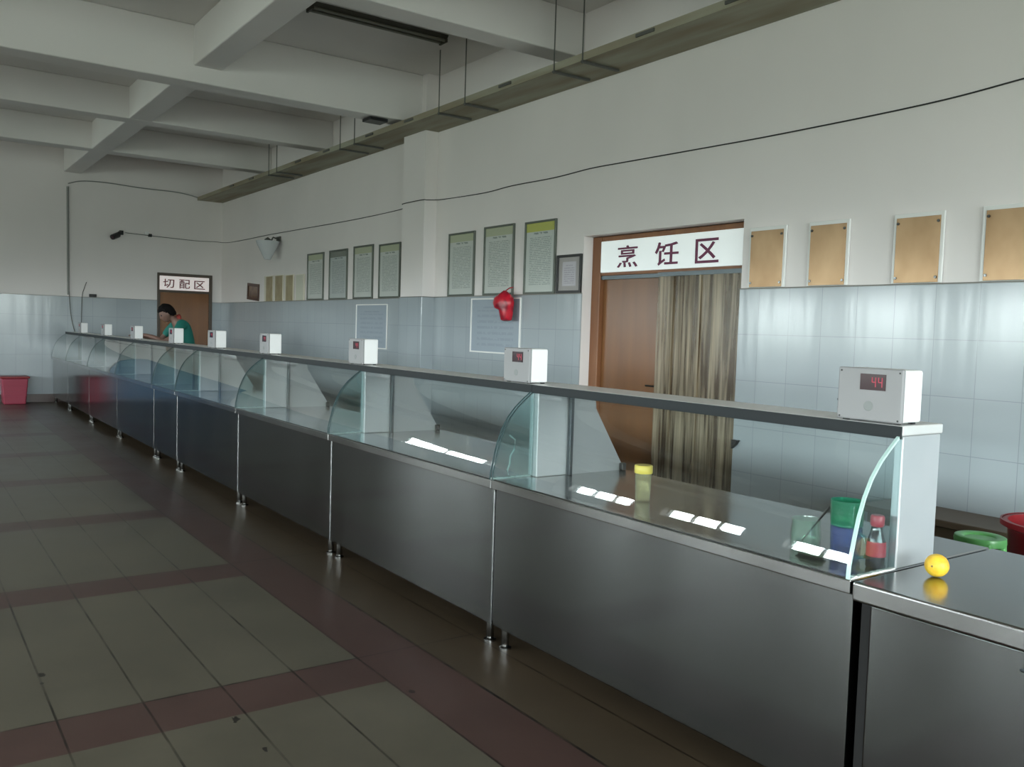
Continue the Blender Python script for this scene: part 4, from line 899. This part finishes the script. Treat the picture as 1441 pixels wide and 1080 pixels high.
# local frame: the person faces -Y, leaning over the shelf; x to their left (+X, towards the camera)
PX, PYY = -13.35, 3.60
person = thing('person', 'person with short black hair in a teal shirt leaning over the far counters', 'person', (PX, PYY, 0))
HEAD = Vector((0.0, -0.33, 1.595))
g = G()
pel = g.add((0, 0.0, 0.93), (0.15, 0.10))
wst = g.add((0, -0.03, 1.08), (0.135, 0.095), pel)
cst = g.add((0, -0.08, 1.32), (0.16, 0.115), wst)
shl = g.add((0, -0.145, 1.46), (0.125, 0.085), cst)
nck = g.add((0, -0.225, 1.515), 0.055, shl)
nk2 = g.add((0, -0.275, 1.55), 0.052, nck)
hd0 = g.add((0, -0.315, 1.58), 0.07, nk2)
hands = []
for sd in (-1, 1):
    if sd == -1: arm = [((-0.15, -0.15, 1.45), 0.062), ((-0.215, -0.21, 1.39), 0.052), ((-0.25, -0.33, 1.22), 0.044), ((-0.24, -0.42, 1.17), 0.040), ((-0.20, -0.56, 1.245), 0.033), ((-0.17, -0.665, 1.285), 0.025)]
    else: arm = [((0.15, -0.15, 1.45), 0.062), ((0.215, -0.21, 1.385), 0.052), ((0.245, -0.33, 1.24), 0.044), ((0.225, -0.42, 1.19), 0.040), ((0.13, -0.54, 1.255), 0.033), ((0.07, -0.645, 1.283), 0.025)]
    wr = g.chain(shl, arm)
    wp = Vector(arm[-1][0]); d = (wp-Vector(arm[-2][0])).normalized(); d.z = -0.05; d.normalize()
    sidev = Vector((0, 0, 1)).cross(d).normalized()
    pm = g.add(tuple(wp+d*0.045), (0.036, 0.016), wr)
    for k, (off, ln) in enumerate(((-0.030, 0.060), (-0.010, 0.074), (0.010, 0.070), (0.029, 0.054))):
        base = wp+d*0.085+sidev*off
        j = g.add(tuple(base), 0.010, pm)
        j = g.add(tuple(base+d*ln*0.55+Vector((0, 0, -0.004))), 0.0088, j)
        g.add(tuple(base+d*ln+Vector((0, 0, -0.016))), 0.0075, j)
    th = sidev*(-1 if sd == 1 else 1)
    th = -sidev*sd
    j = g.add(tuple(wp+d*0.03+th*0.036), 0.011, pm); g.add(tuple(wp+d*0.075+th*0.056+Vector((0, 0, -0.008))), 0.009, j)
for sd in (-1, 1):
    g.chain(pel, [((sd*0.10, 0.01, 0.86), 0.095), ((sd*0.11, -0.02, 0.68), 0.078), ((sd*0.115, -0.04, 0.50), 0.056), ((sd*0.115, 0.0, 0.33), 0.054), ((sd*0.115, 0.035, 0.12), 0.036), ((sd*0.118, 0.03, 0.05), 0.04), ((sd*0.125, -0.10, 0.032), (0.042, 0.028)), ((sd*0.13, -0.18, 0.028), (0.036, 0.022))])
bm = skin_mesh(g.V, g.E, g.R, pel)
# head with brow, nose, mouth, chin and ears, tilted down towards the shelf
tilt = Matrix.Rotation(math.radians(24), 4, 'X')
hb = bmesh.new(); bmesh.ops.create_icosphere(hb, subdivisions=4, radius=1)
def bump(c, p, s, a):
    d = sum(((p[i]-c[i])/s[i])**2 for i in range(3)); return a*math.exp(-d)
for v in hb.verts:
    x, y, z = v.co
    q = Vector((x*0.076, y*0.098, z*0.118))
    if z < -0.1: q.x *= 1-0.28*min(1, (-z-0.1)/0.9); q.y = q.y*(1-0.12*(-z)) - 0.012*(-z)
    q.y -= bump((0, -0.86, -0.22), v.co, (0.14, 0.30, 0.22), 0.026)          # nose
    q.y -= bump((0, -0.9, 0.22), v.co, (0.55, 0.3, 0.10), 0.006)             # brow
    for sx_ in (-1, 1): q.y += bump((sx_*0.36, -0.9, 0.04), v.co, (0.17, 0.3, 0.13), 0.009)   # eye sockets
    q.y -= bump((0, -0.8, -0.58), v.co, (0.28, 0.3, 0.07), 0.006)            # lips
    q.y += bump((0, -0.8, -0.56), v.co, (0.26, 0.3, 0.018), 0.004)           # mouth line
    q.y -= bump((0, -0.65, -0.85), v.co, (0.3, 0.3, 0.15), 0.008)            # chin
    for sx_ in (-1, 1): q.x += sx_*bump((sx_*0.98, 0.12, -0.12), v.co, (0.2, 0.15, 0.24), 0.020)   # ears
    v.co = q
bmesh.ops.transform(hb, matrix=Matrix.Translation(HEAD) @ tilt, verts=hb.verts)
mh = bpy.data.meshes.new('tmp'); hb.to_mesh(mh); hb.free(); bm.from_mesh(mh); bpy.data.meshes.remove(mh)
me = bpy.data.meshes.new('body'); bm.to_mesh(me); bm.free(); me.materials.append(M['skin'])
for p in me.polygons: p.use_smooth = True
body = bpy.data.objects.new('body', me); COL.objects.link(body); body.parent = person
# eyes
for sx_ in (-1, 1):
    b = B(); bmesh.ops.create_uvsphere(b.bm, u_segments=12, v_segments=8, radius=0.0125)
    bmesh.ops.transform(b.bm, matrix=Matrix.Translation(HEAD) @ tilt @ Matrix.Translation((sx_*0.030, -0.082, 0.004)), verts=b.bm.verts)
    b.make('eye', 'black', person, smooth=True)
# hair cap
hb = bmesh.new(); bmesh.ops.create_icosphere(hb, subdivisions=4, radius=1)
rem = []
for v in hb.verts:
    x, y, z = v.co
    low = 0.38 if y < -0.55 else (0.38+(y+0.55)*(-0.95) if y < 0.3 else -0.43)
    if z < low: rem.append(v)
    n_ = 0.05*math.sin(9*x+3*y)*math.cos(7*z+5*y)
    v.co = Vector((x*0.096*(1+n_), y*0.124*(1+n_)+0.006, z*0.150*(1+n_)+0.002))
bmesh.ops.delete(hb, geom=rem, context='VERTS')
bmesh.ops.solidify(hb, geom=hb.faces[:], thickness=0.012)
bmesh.ops.transform(hb, matrix=Matrix.Translation(HEAD) @ tilt, verts=hb.verts)
me = bpy.data.meshes.new('hair'); hb.to_mesh(me); hb.free(); me.materials.append(M['hair'])
for p in me.polygons: p.use_smooth = True
o = bpy.data.objects.new('hair', me); COL.objects.link(o); o.parent = person
# shirt: torso and short sleeves, a little fuller than the body
def cloth(name, g2, root, material, inflate=0.0):
    bm_ = skin_mesh(g2.V, g2.E, g2.R, root)
    me_ = bpy.data.meshes.new(name); bm_.to_mesh(me_); bm_.free(); me_.materials.append(M[material])
    for p in me_.polygons: p.use_smooth = True
    o_ = bpy.data.objects.new(name, me_); COL.objects.link(o_); o_.parent = person; return o_
g2 = G()
a = g2.add((0, 0.0, 0.90), (0.168, 0.122)); b_ = g2.add((0, -0.03, 1.08), (0.158, 0.118), a); c = g2.add((0, -0.08, 1.32), (0.182, 0.135), b_)
d = g2.add((0, -0.145, 1.455), (0.148, 0.102), c)
for sd in (-1, 1):
    g2.chain(d, [((sd*0.15, -0.15, 1.452), 0.078), ((sd*0.215, -0.21, 1.39), 0.068), ((sd*0.245, -0.30, 1.255), 0.062)])
cloth('shirt', g2, a, 'shirt')
g3 = G(); a = g3.add((0, -0.125, 1.512), (0.150, 0.105)); b_ = g3.add((0, -0.215, 1.525), 0.080, a)
cloth('collar', g3, a, 'collar')
g4 = G(); p0 = g4.add((0, 0.0, 0.94), (0.160, 0.114))
for sd in (-1, 1):
    g4.chain(p0, [((sd*0.10, 0.01, 0.86), 0.108), ((sd*0.11, -0.02, 0.68), 0.092), ((sd*0.115, -0.04, 0.50), 0.072), ((sd*0.115, 0.0, 0.33), 0.068), ((sd*0.115, 0.035, 0.10), 0.056)])
cloth('trousers', g4, p0, 'trousers')
